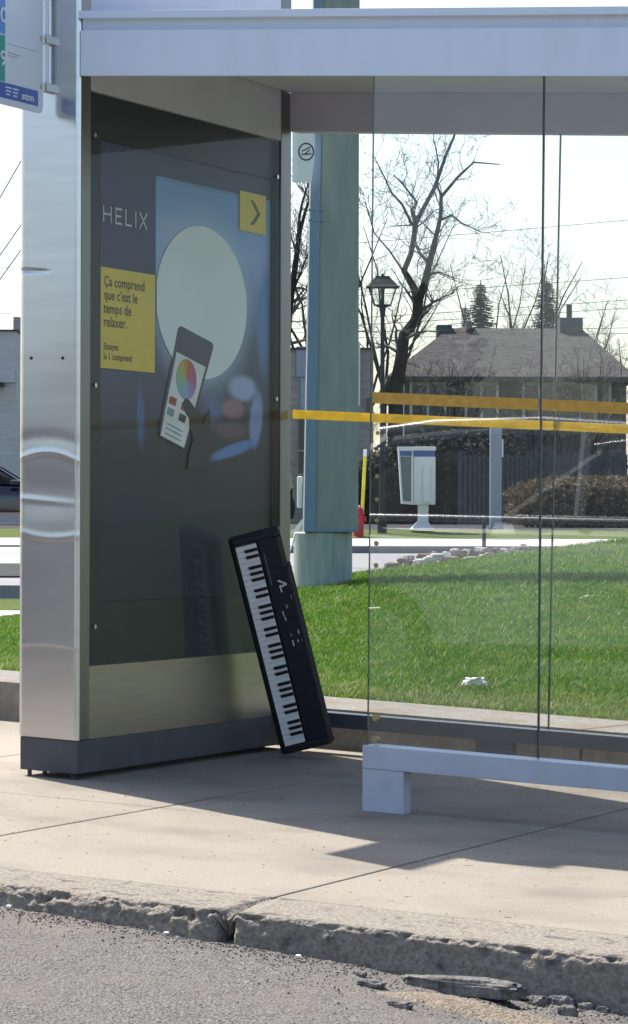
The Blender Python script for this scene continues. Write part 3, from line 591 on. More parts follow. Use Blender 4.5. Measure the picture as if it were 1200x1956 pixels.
# ------------------------------------------------------------------ lawn and far ground (heights by distance D along the view, r sideways)
def rD(x, y): dx, dy = x-CX, y-CY; return dx*R2[0]+dy*R2[1], dx*F2[0]+dy*F2[1]
def xyf(r, D): return CX+r*R2[0]+D*F2[0], CY+r*R2[1]+D*F2[1]
DC = 25.0
def lawn_z(r, D):
    x, y = xyf(r, D)
    Df = (2.62-CY-r*math.sin(YAW))/math.cos(YAW)
    xf = CX+r*R2[0]+Df*F2[0]
    zf = 0.150+G*np.clip(xf, -6, 9)
    u = np.clip(600+FPX*r/DC, -900, 2000); v = 1186-0.128*u; zc = CZ-(v-1003)*DC/FPX
    t = np.clip((D-Df)/(DC-Df), 0, 1)
    z = zf+(zc-zf)*t+0.02*np.sin(r*1.3+D*0.5)*t*(1-t)
    return z-np.clip(D-DC, 0, 6)**1.0*0.14*np.clip((D-DC)/1.5, 0, 1)
rs = np.linspace(-9, 11, 90); ts = np.linspace(0, 1, 60)
V = []; 
for t in ts:
    for r in rs:
        Df = (2.62-CY-r*math.sin(YAW))/math.cos(YAW); D = Df+(29.5-Df)*t; x, y = xyf(r, D); V.append((x, y, float(lawn_z(r, D))))
n = len(rs); Fc = [(j*n+i, j*n+i+1, (j+1)*n+i+1, (j+1)*n+i) for j in range(len(ts)-1) for i in range(n-1)]
struct(raw('lawn', V, Fc, 'soil', None, True), 'sloping green lawn behind the shelter', 'lawn')
def blades(name, N, mat, hmin, hmax, wid, Dmax=26.2, near=None):
    uu = np.where(rng.uniform(0, 1, N) < 0.72, rng.uniform(-60, 1290, N), rng.uniform(-700, 2700, N)); 
    D = 1/rng.uniform(1/Dmax, 1/13.4, N)
    r = (uu-600)/FPX*D
    Df = (2.64-CY-r*math.sin(YAW))/math.cos(YAW); k = D > Df
    # not where the walk and kerb cross at the left, nor under the post
    r, D = r[k], D[k]; n = len(r); x, y = xyf(r, D); z = lawn_z(r, D)
    h = rng.uniform(hmin, hmax, n); w = wid*(D/13)*rng.uniform(0.7, 1.3, n); a = rng.uniform(0, 2*PI, n); l = rng.uniform(0.1, 1.3, n)*h; b = rng.uniform(0, 2*PI, n)
    if near is not None:
        kk_ = (D-(2.64-CY-r*math.sin(YAW))/math.cos(YAW)) < near*rng.uniform(0, 1, len(D))**2; r, D, x, y, z, h, w, a, l, b = (q[kk_] for q in (r, D, x, y, z, h, w, a, l, b)); n = len(r)
    P0 = np.stack([x+w*np.cos(a), y+w*np.sin(a), z-0.004], 1); P1 = np.stack([x-w*np.cos(a), y-w*np.sin(a), z-0.004], 1)
    M0 = np.stack([x+l*0.35*np.cos(b)+w*0.8*np.cos(a), y+l*0.35*np.sin(b)+w*0.8*np.sin(a), z+h*0.6], 1); M1 = np.stack([x+l*0.35*np.cos(b)-w*0.8*np.cos(a), y+l*0.35*np.sin(b)-w*0.8*np.sin(a), z+h*0.6], 1)
    P2 = np.stack([x+l*np.cos(b), y+l*np.sin(b), z+h], 1)
    V = np.concatenate([P0, P1, M0, M1, P2]); i = np.arange(n)
    F = np.concatenate([np.stack([i, i+n, i+3*n], 1), np.stack([i, i+3*n, i+2*n], 1), np.stack([i+2*n, i+3*n, i+4*n], 1)])
    return tag(raw(name, V, F, mat), None, None, None, 'stuff')
tag(blades('grass', 260000, 'grass', 0.016, 0.042, 0.0022), 'short green grass blades covering the lawn', 'grass')
tag(blades('dry_grass', 19000, 'straw', 0.02, 0.05, 0.0018), 'scattered dry yellow grass blades in the lawn', 'grass')

tag(blades('edge_grass', 80000, 'straw', 0.02, 0.055, 0.0017, 26.2, 1.6), 'pale dry grass along the edging wall', 'grass')
def band(name, mat, D0, z0, D1, z1, lab, cat, r0=-60, r1=60, thick=0.6, n=2):
    m = MB(); 
    def P(r, D, z): x, y = xyf(r*(1 if abs(r) < 30 else D/60), D); return (x, y, z)
    m.add([P(r0, D0, z0-thick), P(r1, D0, z0-thick), P(r1, D1, z1-thick), P(r0, D1, z1-thick), P(r0, D0, z0), P(r1, D0, z0), P(r1, D1, z1), P(r0, D1, z1)],
          [(0,3,2,1),(4,5,6,7),(0,1,5,4),(1,2,6,5),(2,3,7,6),(3,0,4,7)])
    return struct(m.build(name, mat), lab, cat)
band('parking_lot', 'lot', 27.3, 0.405, 58.0, 0.414, 'pale asphalt parking lot beyond the lawn', 'parking lot')
band('far_kerb', 'kerb_shaded', 58.004, 0.530, 58.25, 0.532, 'kerb coloured a shaded grey at the far edge of the parking lot', 'kerb')
band('far_pavement', 'pale', 58.254, 0.545, 66.0, 0.640, 'bright pale pavement strip beyond the parking lot', 'pavement')
band('verge', 'soil', 66.004, 0.640, 69.5, 0.815, 'narrow grass verge around the pay phone', 'grass')
band('side_street', 'tar', 69.504, 0.815, 84.0, 0.93, 'dark asphalt of the side street beyond the verge', 'road')
band('far_ground', 'soil', 84.004, 0.93, 700, 1.1, 'ground running back under the houses and trees', 'ground', -400, 400)
g = MB().box(-900, 900, -900, 900, -4.2, -4.0); struct(g.build('ground', 'soil'), 'wide ground sheet reaching to the horizon', 'ground')
band('near_ground', 'soil', 24.5, -0.30, 27.5, 0.30, 'ground under the back of the lawn', 'ground')
# across the street (seen only as reflections)
struct(MB().box(-38, 38, -45, -15.0, -1.2, -0.10).build('opposite_verge', 'tar', None, shear=True), 'pavement on the opposite side of the road', 'pavement')
# walk that crosses the lawn at the left
def strip(name, mat, Da, za, Db, zb_, ra, rb, lab, cat, th=0.10):
    m = MB(); P = lambda r, D, z: (*xyf(r, D), z)
    m.add([P(ra*Da, Da, za-th), P(rb*Da, Da, za-th), P(rb*Db, Db, zb_-th), P(ra*Db, Db, zb_-th), P(ra*Da, Da, za), P(rb*Da, Da, za), P(rb*Db, Db, zb_), P(ra*Db, Db, zb_)],
          [(0,3,2,1),(4,5,6,7),(0,1,5,4),(1,2,6,5),(2,3,7,6),(3,0,4,7)]); return struct(m.build(name, mat), lab, cat)
def zD(v, D): return CZ-(v-1003)*D/FPX
RA, RB = (-260-600)/FPX, (330-600)/FPX
strip('path_kerb', 'white', 25.4, zD(1183, 25.4), 25.8, zD(1168.5, 25.8), RA, RB, 'white painted kerb beside the lawn left of the shelter', 'kerb')
strip('path_verge', 'soil', 25.85, zD(1169, 25.85), 27.2, zD(1146, 27.2), RA, RB, 'narrow strip of grass beyond the white kerb', 'grass')
strip('path', 'pale', 27.25, zD(1145, 27.25), 29.8, zD(1112, 29.8), RA, RB, 'pale concrete path left of the shelter', 'path')
strip('lot_shade_strip', 'tar', 31, 0.425, 57.9, 0.435, RA, RB, 'dark strip over the left of the parking lot, shade put into its colour', 'road', 0.014)  # thin dark sheet laid over the lot, coloured for the shade on it

# litter, stones
tag(lump('crumpled_paper', 'paper', np.array([*xyf((908-600)/FPX*14.75, 14.75), float(lawn_z((908-600)/FPX*14.75, 14.75))+0.050]), 0.040, 0.028, 0.022, 2.2, 0.4, 5, 0.75), 'crumpled white paper lying on the grass behind the rail', 'litter')
k = 0; 
for i in range(46):
    t = i/45; u = 752+t*258+rng.uniform(-5, 5); v = 1082-t*30+rng.uniform(-9, 4)-5
    D = 26.4+rng.uniform(0, 1.2); z = zD(v+2, D); sz = rng.uniform(0.014, 0.034)*(1.2 if i < 30 else 0.9)
    x, y = xyf((u-600)/FPX*D, D)
    o = lump('stone', ['wallc', 'pale', 'sand', 'brick'][int(rng.integers(0, 4)) if i < 36 else 3], (x, y, z), sz*1.6, sz*1.3, sz, i*1.7, rng.uniform(0, 3), 2, 0.35)
    tag(o, 'small pale or brown stone in the rubble edging at the top of the lawn', 'stone', 'rubble stones along the lawn edge')
rb_ = MB(); 
for i in range(24):
    for q in (0, 1): pass
m = MB(); n = 30
for i in range(n+1):
    u = 745+i*(270/n); vt = 1084-i*(30/n)
    for (D, dv) in ((26.2, 6), (26.7, -6), (27.6, -1)):
        x, y = xyf((u-600)/FPX*D, D); m.v.append((x, y, zD(vt+dv, D)-0.02))
for i in range(n):
    for k in range(2): a = i*3+k; m.f.append((a, a+3, a+4, a+1))
struct(m.build('rubble_bed', 'wallc'), 'bed of rubble along the far lawn edge', 'ground')

# ================================================================== GREEN POST beyond the lawn
DP = 24.0
pb = atD(622, 1110, DP); pz0 = float(lawn_z((622-600)/FPX*DP, DP))-0.03
gp = thing('green_post', 'thick green painted post on a wide round base behind the shelter', 'post', (pb[0], pb[1], pz0))
def PP(u, v, dD=0.0): return atD(u, v, DP+dD)
c = PP(617, 1110); wb = (674-562)/2/FPX*DP
ztop = PP(600, 1016)[2]
gp_b = MB(); gp_b.lathe((c[0], c[1], pz0), [(wb, 0), (wb, ztop-pz0-0.01), (wb-0.01, ztop-pz0)], 28); gp_b.build('base_drum', 'base_green', gp, smooth=True)
cc = PP(633, 1010); col = MB(); HP = 7.0
r0, r1 = (676-574)/2/FPX*DP, (686-597)/2/FPX*DP
ct = PP(641, 250); zt0 = ct[2]
def postc(z): t = (z-ztop)/(zt0-ztop); return np.array([cc[0]+(ct[0]-cc[0])*t, cc[1]+(ct[1]-cc[1])*t, z])
def postr(z): t = (z-ztop)/(zt0-ztop); return r0+(r1-r0)*min(t, 1.6)
zs = [ztop, zt0, HP]
RR = np.array([R2[0], R2[1], 0]); FF = np.array([F2[0], F2[1], 0])
vs = []
for z in zs:
    q = postc(z); h = postr(z)
    for k in range(8):
        a_, b_ = [(-1,-0.9),(-0.62,-1),(0.9,-1),(1,-0.9),(1,0.9),(0.9,1),(-0.9,1),(-1,0.9)][k]; vs.append(q+RR*h*a_+FF*h*b_)
col.add(vs, [(i*8+k, i*8+(k+1) % 8, (i+1)*8+(k+1) % 8, (i+1)*8+k) for i in range(2) for k in range(8)]+[tuple(range(16, 24)), tuple(range(7, -1, -1))])
col.build('column', 'green_paint', gp)
st = MB(); vs = []
for z in zs:
    q = postc(z); h = postr(z)
    for a_, b_ in ((-1.02, -1.08), (-0.60, -1.08), (-0.60, -0.9), (-1.02, -0.9)): vs.append(q+RR*h*a_+FF*h*b_)
st.add(vs, [(i*4+k, i*4+(k+1) % 4, (i+1)*4+(k+1) % 4, (i+1)*4+k) for i in range(2) for k in range(4)]+[(8,9,10,11), (3,2,1,0)]); st.build('skylit_face', 'sky_tint', gp, 0.003)  # strip in place of the post's left face, sky light in its blue
ws_ = MB(); vs = []
for z in zs:
    q = postc(z); h = postr(z)
    for a_, b_ in ((-1.07, -1.0), (-1.022, -1.06), (-1.022, -0.9), (-1.07, -0.9)): vs.append(q+RR*h*a_+FF*h*b_)
ws_.add(vs, [(i*4+k, i*4+(k+1) % 4, (i+1)*4+(k+1) % 4, (i+1)*4+k) for i in range(2) for k in range(4)]+[(8,9,10,11), (3,2,1,0)]); ws_.build('edge_highlight', 'white', gp)  # white sliver painted as the highlight along the post's left edge
fl = MB(); fl.obox(postc(ztop+0.012)+FF*(-0.02), RR*(r0*1.0), FF*r0*1.05, np.array([0,0,0.010])); fl.build('base_plate', 'sky_tint', gp)
gu = MB(); p0 = PP(561, 1020); p1 = PP(577, 992); wv = RR*0.022
gu.add([p0-wv+FF*0.05, p0+wv+FF*0.05, p1+wv+FF*0.05, p1-wv*0.2+FF*0.05, p0-wv+FF*0.12, p0+wv+FF*0.12, p1+wv+FF*0.12, p1-wv*0.2+FF*0.12], [(0,1,2,3),(7,6,5,4),(0,4,5,1),(1,5,6,2),(2,6,7,3),(3,7,4,0)]); gu.build('gusset', 'white', gp)  # white colour stands for the sun on this brace
gx = MB(); q = PP(573, 940); gx.obox(q+FF*0.05, RR*0.020, FF*0.05, np.array([0,0,0.115])); gx.build('sunlit_box', 'white', gp, 0.012)  # white box standing in for a sunlit spot on the post
rod = MB(); rod.tube([PP(564, 1021, -0.15), PP(552, 1062, -0.30)], 0.007, 8); rod.build('ground_wire', 'greypost', gp)
ban = MB(); 
for z in (PP(590, 405)[2], PP(590, 425)[2]): q = postc(z); ban.obox(q-FF*postr(z)*0.99-RR*postr(z)*0.78, RR*postr(z)*0.30, FF*postr(z)*0.12, np.array([0, 0, 0.008]))
ban.build('strap', 'sky_tint', gp)
# round symbol sign fixed to the post
rs_ = thing('parking_sign', 'small white sign with a black ringed symbol fixed to the green post', 'sign', PP(585, 290))
q0 = PP(585, 290, -0.30)
def rsq(a, b, l): return q0+RR*a-FF*l+np.array([0, 0, b])
pxm = DP/FPX
MB().prism([(-26*pxm, 44*pxm), (-26*pxm, -58*pxm), (10*pxm, -58*pxm), (16*pxm, -10*pxm), (16*pxm, 44*pxm)], 0, 0.004, rsq).build('plate', 'white', rs_)
ring = MB(); o_ = ell(0, 0, 15*pxm, 17*pxm, 28); i_ = ell(0, 0, 12.6*pxm, 14.4*pxm, 28)
ring.add([rsq(a, b, 0.006) for a, b in o_]+[rsq(a, b, 0.006) for a, b in i_], [(k, (k+1) % 28, 28+(k+1) % 28, 28+k) for k in range(28)]); ring.build('ring', 'black', rs_)
def rst(m, a, b, w): 
    a = np.array(a, float); b = np.array(b, float); d = (b-a)/np.linalg.norm(b-a); n = np.array([-d[1], d[0]])*w/2; return m.prism([tuple(a+n), tuple(a-n), tuple(b-n), tuple(b+n)], 0.0045, 0.0065, rsq)
sm = MB(); rst(sm, (-9*pxm, -5*pxm), (10*pxm, -4*pxm), 2.2*pxm); rst(sm, (-8*pxm, 1*pxm), (8*pxm, 9*pxm), 2.0*pxm); rst(sm, (-2*pxm, -4*pxm), (7*pxm, 4*pxm), 1.8*pxm); sm.build('symbol', 'black', rs_)

# ================================================================== FAR THINGS
def P3(u, v, D): return atD(u, v, D)
def face(u, D, z): p = atD(u, 978, D); return np.array([p[0], p[1], z])
PX = lambda D: D/FPX
# street lamp
D = 68; b = P3(730, 1018, D); lp = thing('street_lamp', 'dark street lamp with a four sided lantern on a slim pole beyond the lawn', 'street lamp', b)
zz = lambda v: P3(730, v, D)[2]
MB().lathe((b[0], b[1], b[2]), [(0.10, 0), (0.10, 0.25), (0.062, 0.45), (0.050, 2.0), (0.042, zz(606)-b[2])], 14).build('pole', 'lampmetal', lp, smooth=True)
MB().lathe((b[0], b[1], 0), [(0.045, zz(606)), (0.055, zz(600)), (0.07, zz(588)), (0.17, zz(584)), (0.18, zz(582))], 14).build('neck', 'lampmetal', lp, smooth=True)
def sq(h, z, rot=0): return [np.array([b[0], b[1], z])+RR*h*a_+FF*h*b_ for a_, b_ in ((-1,-1),(1,-1),(1,1),(-1,1))]
roof = MB(); vs = sq(0.345, zz(549))+sq(0.30, zz(546))+sq(0.145, zz(530))+sq(0.145, zz(528)); roof.add(vs, [(3,2,1,0)]+[(i*4+k, i*4+(k+1) % 4, (i+1)*4+(k+1) % 4, (i+1)*4+k) for i in range(3) for k in range(4)]+[(12,13,14,15)]); roof.build('lantern_roof', 'lampmetal', lp)
MB().lathe((b[0], b[1], 0), [(0.03, zz(528)), (0.03, zz(523)), (0.01, zz(522))], 8).build('finial', 'lampmetal', lp)
T4, B4 = sq(0.275, zz(549.5)), sq(0.165, zz(583))
for k in range(4): MB().tube([B4[k], T4[k]], 0.014, 6).build('lantern_bar', 'lampmetal', lp)
MB().add(sq(0.15, zz(583))+sq(0.255, zz(550)), [(0,1,5,4),(1,2,6,5),(2,3,7,6),(3,0,4,7)]).build('lantern_glass', 'lampglass', lp)
MB().lathe((b[0], b[1], 0), [(0.035, zz(583)), (0.035, zz(560)), (0.05, zz(551))], 10).build('lamp_holder', 'lampmetal', lp)
# pay phone
D = 68.5; b = P3(806, 1011, D); ph = thing('pay_phone', 'white pedestal pay phone with a blue band, standing beyond the lawn', 'pay phone', b); s = PX(D)
def ob(m, u0, u1, v0, v1, d0, d1): p = (P3(u0, v0, D)+P3(u1, v1, D))/2; return m.obox(p+FF*(d0+d1)/2, RR*abs(u1-u0)*s/2, FF*(d1-d0)/2, np.array([0,0,abs(v1-v0)*s/2]))
ob(MB(), 799, 819, 963, 1004, 0.1, 0.3).build('pedestal', 'phonewhite', ph, 0.01)
m = MB(); base = P3(806, 1011, D)+FF*0.2; top = P3(808, 996, D)+FF*0.2
m.add([base+RR*a*22*s+FF*b_*0.3 for a, b_ in ((-1,-1),(1,-1),(1,1),(-1,1))]+[top+RR*a*10*s+FF*b_*0.12 for a, b_ in ((-1,-1),(1,-1),(1,1),(-1,1))], [(0,3,2,1),(4,5,6,7),(0,1,5,4),(1,2,6,5),(2,3,7,6),(3,0,4,7)]); m.build('foot', 'phonewhite', ph, 0.01)
ob(MB(), 790, 832, 872, 964, 0.0, 0.42).build('back_shell', 'phonewhite', ph, 0.015)
ob(MB(), 808, 822, 889, 960, -0.05, -0.003).build('cable_cover', 'phonewhite', ph, 0.01)
ob(MB(), 791, 831, 861, 871.5, 0.0, 0.42).build('blue_band', 'phoneblue', ph)
ob(MB(), 789, 833, 853, 860.8, -0.01, 0.43).build('top_cap', 'phonewhite', ph, 0.012)
m = MB(); fr = [(760, 853), (789.5, 853), (789.5, 964), (767, 962)]
m.prism([(0, 0)], 0, 1, lambda a, b_, l: P3(0, 0, D)) if False else None
def quad(m, pts, d0, d1): 
    A = [P3(u, v, D)+FF*d0 for u, v in pts]; B = [P3(u, v, D)+FF*d1 for u, v in pts]; k = len(pts); return m.add(A+B, [tuple(range(k)), tuple(range(2*k-1, k-1, -1))]+[(i, k+i, k+(i+1) % k, (i+1) % k) for i in range(k)])
def frame4(name, mat, o, i, d0, d1):
    m = MB(); 
    for k in range(4): quad(m, [o[k], o[(k+1) % 4], i[(k+1) % 4], i[k]], d0, d1)
    return m.build(name, mat, ph)
inn = [(764.5, 872), (786, 872), (785.5, 958), (770, 957)]
frame4('side_frame', 'phonewhite', fr, inn, -0.02, 0.40)
quad(MB(), inn, 0.02, 0.06).build('side_window', 'phoneglass', ph)
quad(MB(), [(764, 861), (787, 861), (787, 871), (764.6, 871)], -0.026, -0.0205).build('side_band', 'phoneblue', ph)
# hydrant and marker
D = 66.6; b = P3(685, 1028, D); hy = thing('fire_hydrant', 'red fire hydrant beside the green post', 'fire hydrant', b); s = PX(D)
MB().lathe(b, [(13*s, 0), (13*s, 3*s), (10*s, 4*s), (10*s, 44*s), (12*s, 46*s), (12*s, 49*s), (10.5*s, 51*s), (8*s, 57*s), (3*s, 60*s)], 18).build('body', 'red', hy, smooth=True)
for sg_ in (-1, 1): MB().tube([b+np.array([0,0,36*s])+RR*sg_*8*s, b+np.array([0,0,36*s])+RR*sg_*15*s], 5*s, 12).build('outlet', 'red', hy)
MB().tube([b+np.array([0,0,34*s])-FF*8*s, b+np.array([0,0,34*s])-FF*15*s], 6.5*s, 12).build('outlet', 'red', hy)
MB().lathe(b+np.array([0,0,59*s]), [(3*s, 0), (3*s, 4*s)], 6).build('bonnet_nut', 'white', hy)
mk = thing('hydrant_marker', 'thin yellow marker rod with a white tip rising behind the red hydrant', 'marker', P3(690, 1024, D+0.25))
MB().tube([P3(690, 1024, D+0.25), P3(697.5, 872, D+0.25)], 3.3*s, 10).build('rod', 'yellow', mk)
MB().tube([P3(697.5, 872, D+0.25), P3(698, 858, D+0.25)], 3.3*s, 10).build('tip', 'white', mk)

# buildings
def facade(name, label, u0, u1, vt, vb, D, depth, mat, capv=4):
    t = thing(name, label, 'building', P3((u0+u1)/2, vb, D)); s = PX(D); zt_, zb_ = P3(600, vt, D)[2], P3(600, vb, D)[2]-0.4
    A, B = P3(u0, vb, D), P3(u1, vb, D)
    def bx(ua, ub, za, zb2, d0, d1, nm, mt):
        p, q = P3(ua, 900, D), P3(ub, 900, D); c = (p+q)/2; c[2] = (za+zb2)/2
        return MB().obox(c+FF*(d0+d1)/2, RR*np.linalg.norm(q-p)/2, FF*(d1-d0)/2, np.array([0,0,abs(zb2-za)/2])).build(nm, mt, t)
    bx(u0, u1, zb_, zt_, 0, depth, 'wall', mat); bx(u0-3, u1+3, zt_, zt_+capv*s, -0.1, depth+0.1, 'parapet', 'fence')
    return t, bx, (lambda v: P3(600, v, D)[2])
bt, bx, zv = facade('brick_building', 'brown brick building with grey panels partly hidden behind the green post', 470, 713, 668, 1010, 96, 14, 'brick')
for (ua, ub, va, vb, nm, mt) in ((566, 590, 662, 720, 'panel', 'siding'), (574, 592, 722, 790, 'panel', 'siding'), (571, 596, 800, 905, 'door', 'window'), (700, 711, 760, 800, 'window', 'window'), (480, 530, 720, 800, 'window', 'window')):
    bx(ua, ub, zv(vb), zv(va), -0.06, -0.002, nm, mt)
for v in (860, 905): bx(569, 597, zv(v+2), zv(v), -0.09, -0.062, 'ledge', 'frame')
# the white downpipe on its corner
bx(683.5, 687.5, zv(775), zv(655), -0.16, -0.062, 'downpipe', 'white')
bt2, bx, zv = facade('stone_building', 'grey stone building seen left of the bus stop sign pillar', -500, 31, 634, 1000, 88, 12, 'stone', 3)
bx(-500, 29, zv(732), zv(708), -0.10, -0.002, 'ledge', 'stone'); bx(-40, 9, zv(741), zv(733), -0.5, -0.003, 'wall_lamp', 'black'); bx(-300, -200, zv(860), zv(770), -0.05, -0.002, 'window', 'window')
m = MB(); p = P3(32, 634, 87.6); 
bx(24, 36, zv(634), zv(606), 0.1, 1.2, 'chimney', 'brick')
# house with hipped roof
D = 120; hs = thing('hip_roof_house', 'large brown house with a hipped shingle roof behind the pay phone', 'house', P3(960, 1003, D)); s = PX(D)
def hP(u, v, dd): p = P3(u, v, D); return p+FF*dd
zg = 0.7; ze = P3(600, 720, D)[2]; 
def hbox(ua, ub, za, zb2, d0, d1, nm, mt, par=None):
    p, q = P3(ua, 900, D), P3(ub, 900, D); c = (p+q)/2; c[2] = (za+zb2)/2
    return MB().obox(c+FF*(d0+d1)/2, RR*np.linalg.norm(q-p)/2, FF*(d1-d0)/2, np.array([0,0,abs(zb2-za)/2])).build(nm, mt, par or hs)
hv = lambda v: P3(600, v, D)[2]
hbox(752, 1196, zg, ze, 0.0, 9.0, 'wall', 'housewall')
rf = MB(); A = [hP(738, 716, -0.7), hP(1212, 716, -0.7), hP(1212, 716, 9.7), hP(738, 716, 9.7)]; 
for q in A: q[2] = ze
T0, T1 = hP(868, 622, 4.5), hP(1130, 606, 4.5); T1[2] = T0[2] = hv(612)
rf.add(A+[T0, T1]+[q-np.array([0,0,0.18]) for q in A], [(0,1,5,4),(1,2,5),(2,3,4,5),(3,0,4),(9,8,7,6),(0,6,7,1),(1,7,8,2),(2,8,9,3),(3,9,6,0)])
roofo = rf.build('roof', 'roof', hs)
for (ua, ub, va, vb) in ((842, 872, 607, 640), (900, 912, 600, 640), (1085, 1130, 592, 640)):
    hbox(ua, ub, hv(vb), hv(va), 4.0, 5.2, 'chimney', 'fence', None)
hbox(1100, 1110, hv(592), hv(565), 4.4, 4.7, 'flue', 'black')
for (ua, ub, va, vb) in ((785, 850, 735, 800), (890, 950, 735, 800), (1000, 1060, 735, 805), (1110, 1165, 735, 805)):
    w_ = hbox(ua, ub, hv(vb), hv(va), -0.06, -0.003, 'window', 'window')
    fr_ = MB(); p = (P3(ua, 770, D)+P3(ub, 770, D))/2; p[2] = (hv(va)+hv(vb))/2; hw = (ub-ua)*s/2; hh = (vb-va)*s/2
    for sgn in (-1, 0, 1): fr_.obox(p+RR*sgn*hw-FF*0.09, RR*0.05, FF*0.02, np.array([0,0,hh]))
    for sgn in (-1, 1): fr_.obox(p+np.array([0,0,sgn*(hh+0.055)])-FF*0.09, RR*(hw+0.05), FF*0.02, np.array([0,0,0.05]))
    fr_.build('frame', 'frame', w_) if False else fr_.build('window_frame', 'frame', hs)
hbox(760, 770, zg, hv(722), -1.3, -1.1, 'porch_post', 'white')

# leafy masses
def leaf_mass(name, label, cat, mat, corem, c, hx, hy, hz, N, leaf, seed, group=None, sharp=3.0, label2=None):
    rg = np.random.default_rng(seed); t = thing(name, label, cat, (c[0], c[1], c[2]), group)
    ctr = np.array(c)+np.array([0, 0, hz])
    d = rg.normal(size=(N, 3)); d /= np.linalg.norm(d, axis=1)[:, None]
    q = (np.abs(d)**sharp).sum(1)**(-1/sharp); rad = q*rg.uniform(0.78, 1.06, N)
    lump_ = np.array([0.12*noise.noise(Vector(x*2.2)+Vector((seed, 0, 0)))+0.06*noise.noise(Vector(x*6)) for x in d.tolist()]) if False else np.array([0.13*noise.noise(Vector(x)*2.3+Vector((seed, 0, 0)))+0.07*noise.noise(Vector(x)*6.0) for x in d.tolist()])
    P = d*(rad*(1+lump_))[:, None]; P = ctr+P[:, :1]*hx*RR+P[:, 1:2]*hy*FF+P[:, 2:]*np.array([0, 0, hz])
    a = rg.normal(size=(N, 3)); a /= np.linalg.norm(a, axis=1)[:, None]; b = np.cross(a, rg.normal(size=(N, 3))); b /= np.linalg.norm(b, axis=1)[:, None]+1e-9
    ls = leaf*rg.uniform(0.6, 1.4, N)[:, None]
    V = np.concatenate([P+a*ls, P+b*ls*0.6, P-a*ls, P-b*ls*0.6]); i = np.arange(N); F = np.stack([i, i+N, i+2*N, i+3*N], 1)
    raw('foliage', V, F, mat, t)
    bm = bmesh.new(); bmesh.ops.create_icosphere(bm, subdivisions=3, radius=1.0); mb = MB()
    for v in bm.verts: 
        x = np.array(v.co); q = (np.abs(x)**sharp).sum()**(-1/sharp)*0.80; x = x*q*(1+0.13*noise.noise(v.co*2.3+Vector((seed, 0, 0))))
        mb.v.append(tuple(ctr+x[0]*hx*RR+x[1]*hy*FF+x[2]*np.array([0, 0, hz])))
    mb.f = [tuple(v.index for v in f.verts) for f in bm.faces]; bm.free(); mb.build('branches', corem, t, smooth=True)
    return t
leaf_mass('hedge', 'brown dormant clipped hedge at the right beyond the lawn', 'hedge', 'hedge', 'hedgecore', face(1150, 76, 0.86), 178*PX(76), 1.0, 0.58, 9000, 0.05, 4)
leaf_mass('shrub', 'dark evergreen shrubs forming a screen behind the pay phone', 'shrub', 'evergreen', 'hedgecore', face(868, 92, 0.85), 150*PX(92), 1.2, 1.30, 9000, 0.08, 9)
leaf_mass('shrub', 'dark low evergreen shrub near the lamp pole', 'shrub', 'evergreen', 'hedgecore', face(725, 90, 0.85), 45*PX(90), 0.8, 0.95, 3500, 0.07, 12)
# dark slat fence
D = 86; fn_ = thing('slat_fence', 'dark wooden fence of upright slats behind the brown hedge', 'fence', face(1040, D, 0.92)); z0_, z1_ = 0.9, P3(600, 868, D)[2]
m = MB(); 
for u in np.arange(880, 1330, 9.0): m.obox(np.append(face(u, D, 0)[:2], (z0_+z1_)/2), RR*3.4*PX(D), FF*0.012, np.array([0, 0, (z1_-z0_)/2+0.02*math.sin(u)]))
m.build('slats', 'fence', fn_)
m = MB(); 
for z in (z0_+0.25, z1_-0.3): m.obox((face(880, D, z)+face(1325, D, z))/2+FF*0.05, RR*225*PX(D), FF*0.025, np.array([0, 0, 0.05]))
m.build('fence_rail', 'fence', fn_)
for u in range(880, 1330, 74): m = MB(); m.obox(np.append(face(u, D, 0)[:2], (z0_+z1_)/2+0.05)+FF*0.13, RR*0.06, FF*0.05, np.array([0,0,(z1_-z0_)/2+0.05])); m.build('fence_post', 'fence', fn_)
# grey posts, sign, bollard
D = 70; gp2 = thing('steel_post', 'thick square grey steel post beyond the lawn, right of the pay phone', 'post', face(947, D, 0.80))
zp = P3(600, 812, D)[2]; m = MB(); m.obox(np.append(face(947, D, 0)[:2], (0.8+zp)/2), RR*11*PX(D), FF*0.12, np.array([0,0,(zp-0.8)/2])); m.build('shaft', 'greypost', gp2, 0.01)
m = MB(); m.obox(np.append(face(947, D, 0)[:2], 0.83), RR*15*PX(D), FF*0.17, np.array([0,0,0.04])); m.build('foot_plate', 'greypost', gp2)
D = 74; sp = thing('white_sign', 'narrow white sign plate on a thin dark pole behind the steel post', 'sign', face(958, D, 0.84))
MB().tube([face(958, D, 0.84), face(958, D, P3(600, 836, D)[2])], 0.025, 8).build('pole', 'black', sp)
m = MB(); p = P3(957, 856, D); m.obox(p-FF*0.04, RR*4.6*PX(D), FF*0.01, np.array([0, 0, 17*PX(D)])); m.build('plate', 'white', sp)
D = 57.5; bo_ = thing('bollard', 'thin black bollard at the far edge of the parking lot', 'bollard', face(925, D, 0.41))
MB().lathe(face(925, D, 0.41), [(0.035, 0), (0.035, P3(600, 985, D)[2]-0.41), (0.02, P3(600, 983, D)[2]-0.41)], 12).build('shaft', 'black', bo_)
MB().lathe(face(925, D, 0.41), [(0.09, 0), (0.085, 0.03), (0.036, 0.035)], 12).build('flange', 'black', bo_)
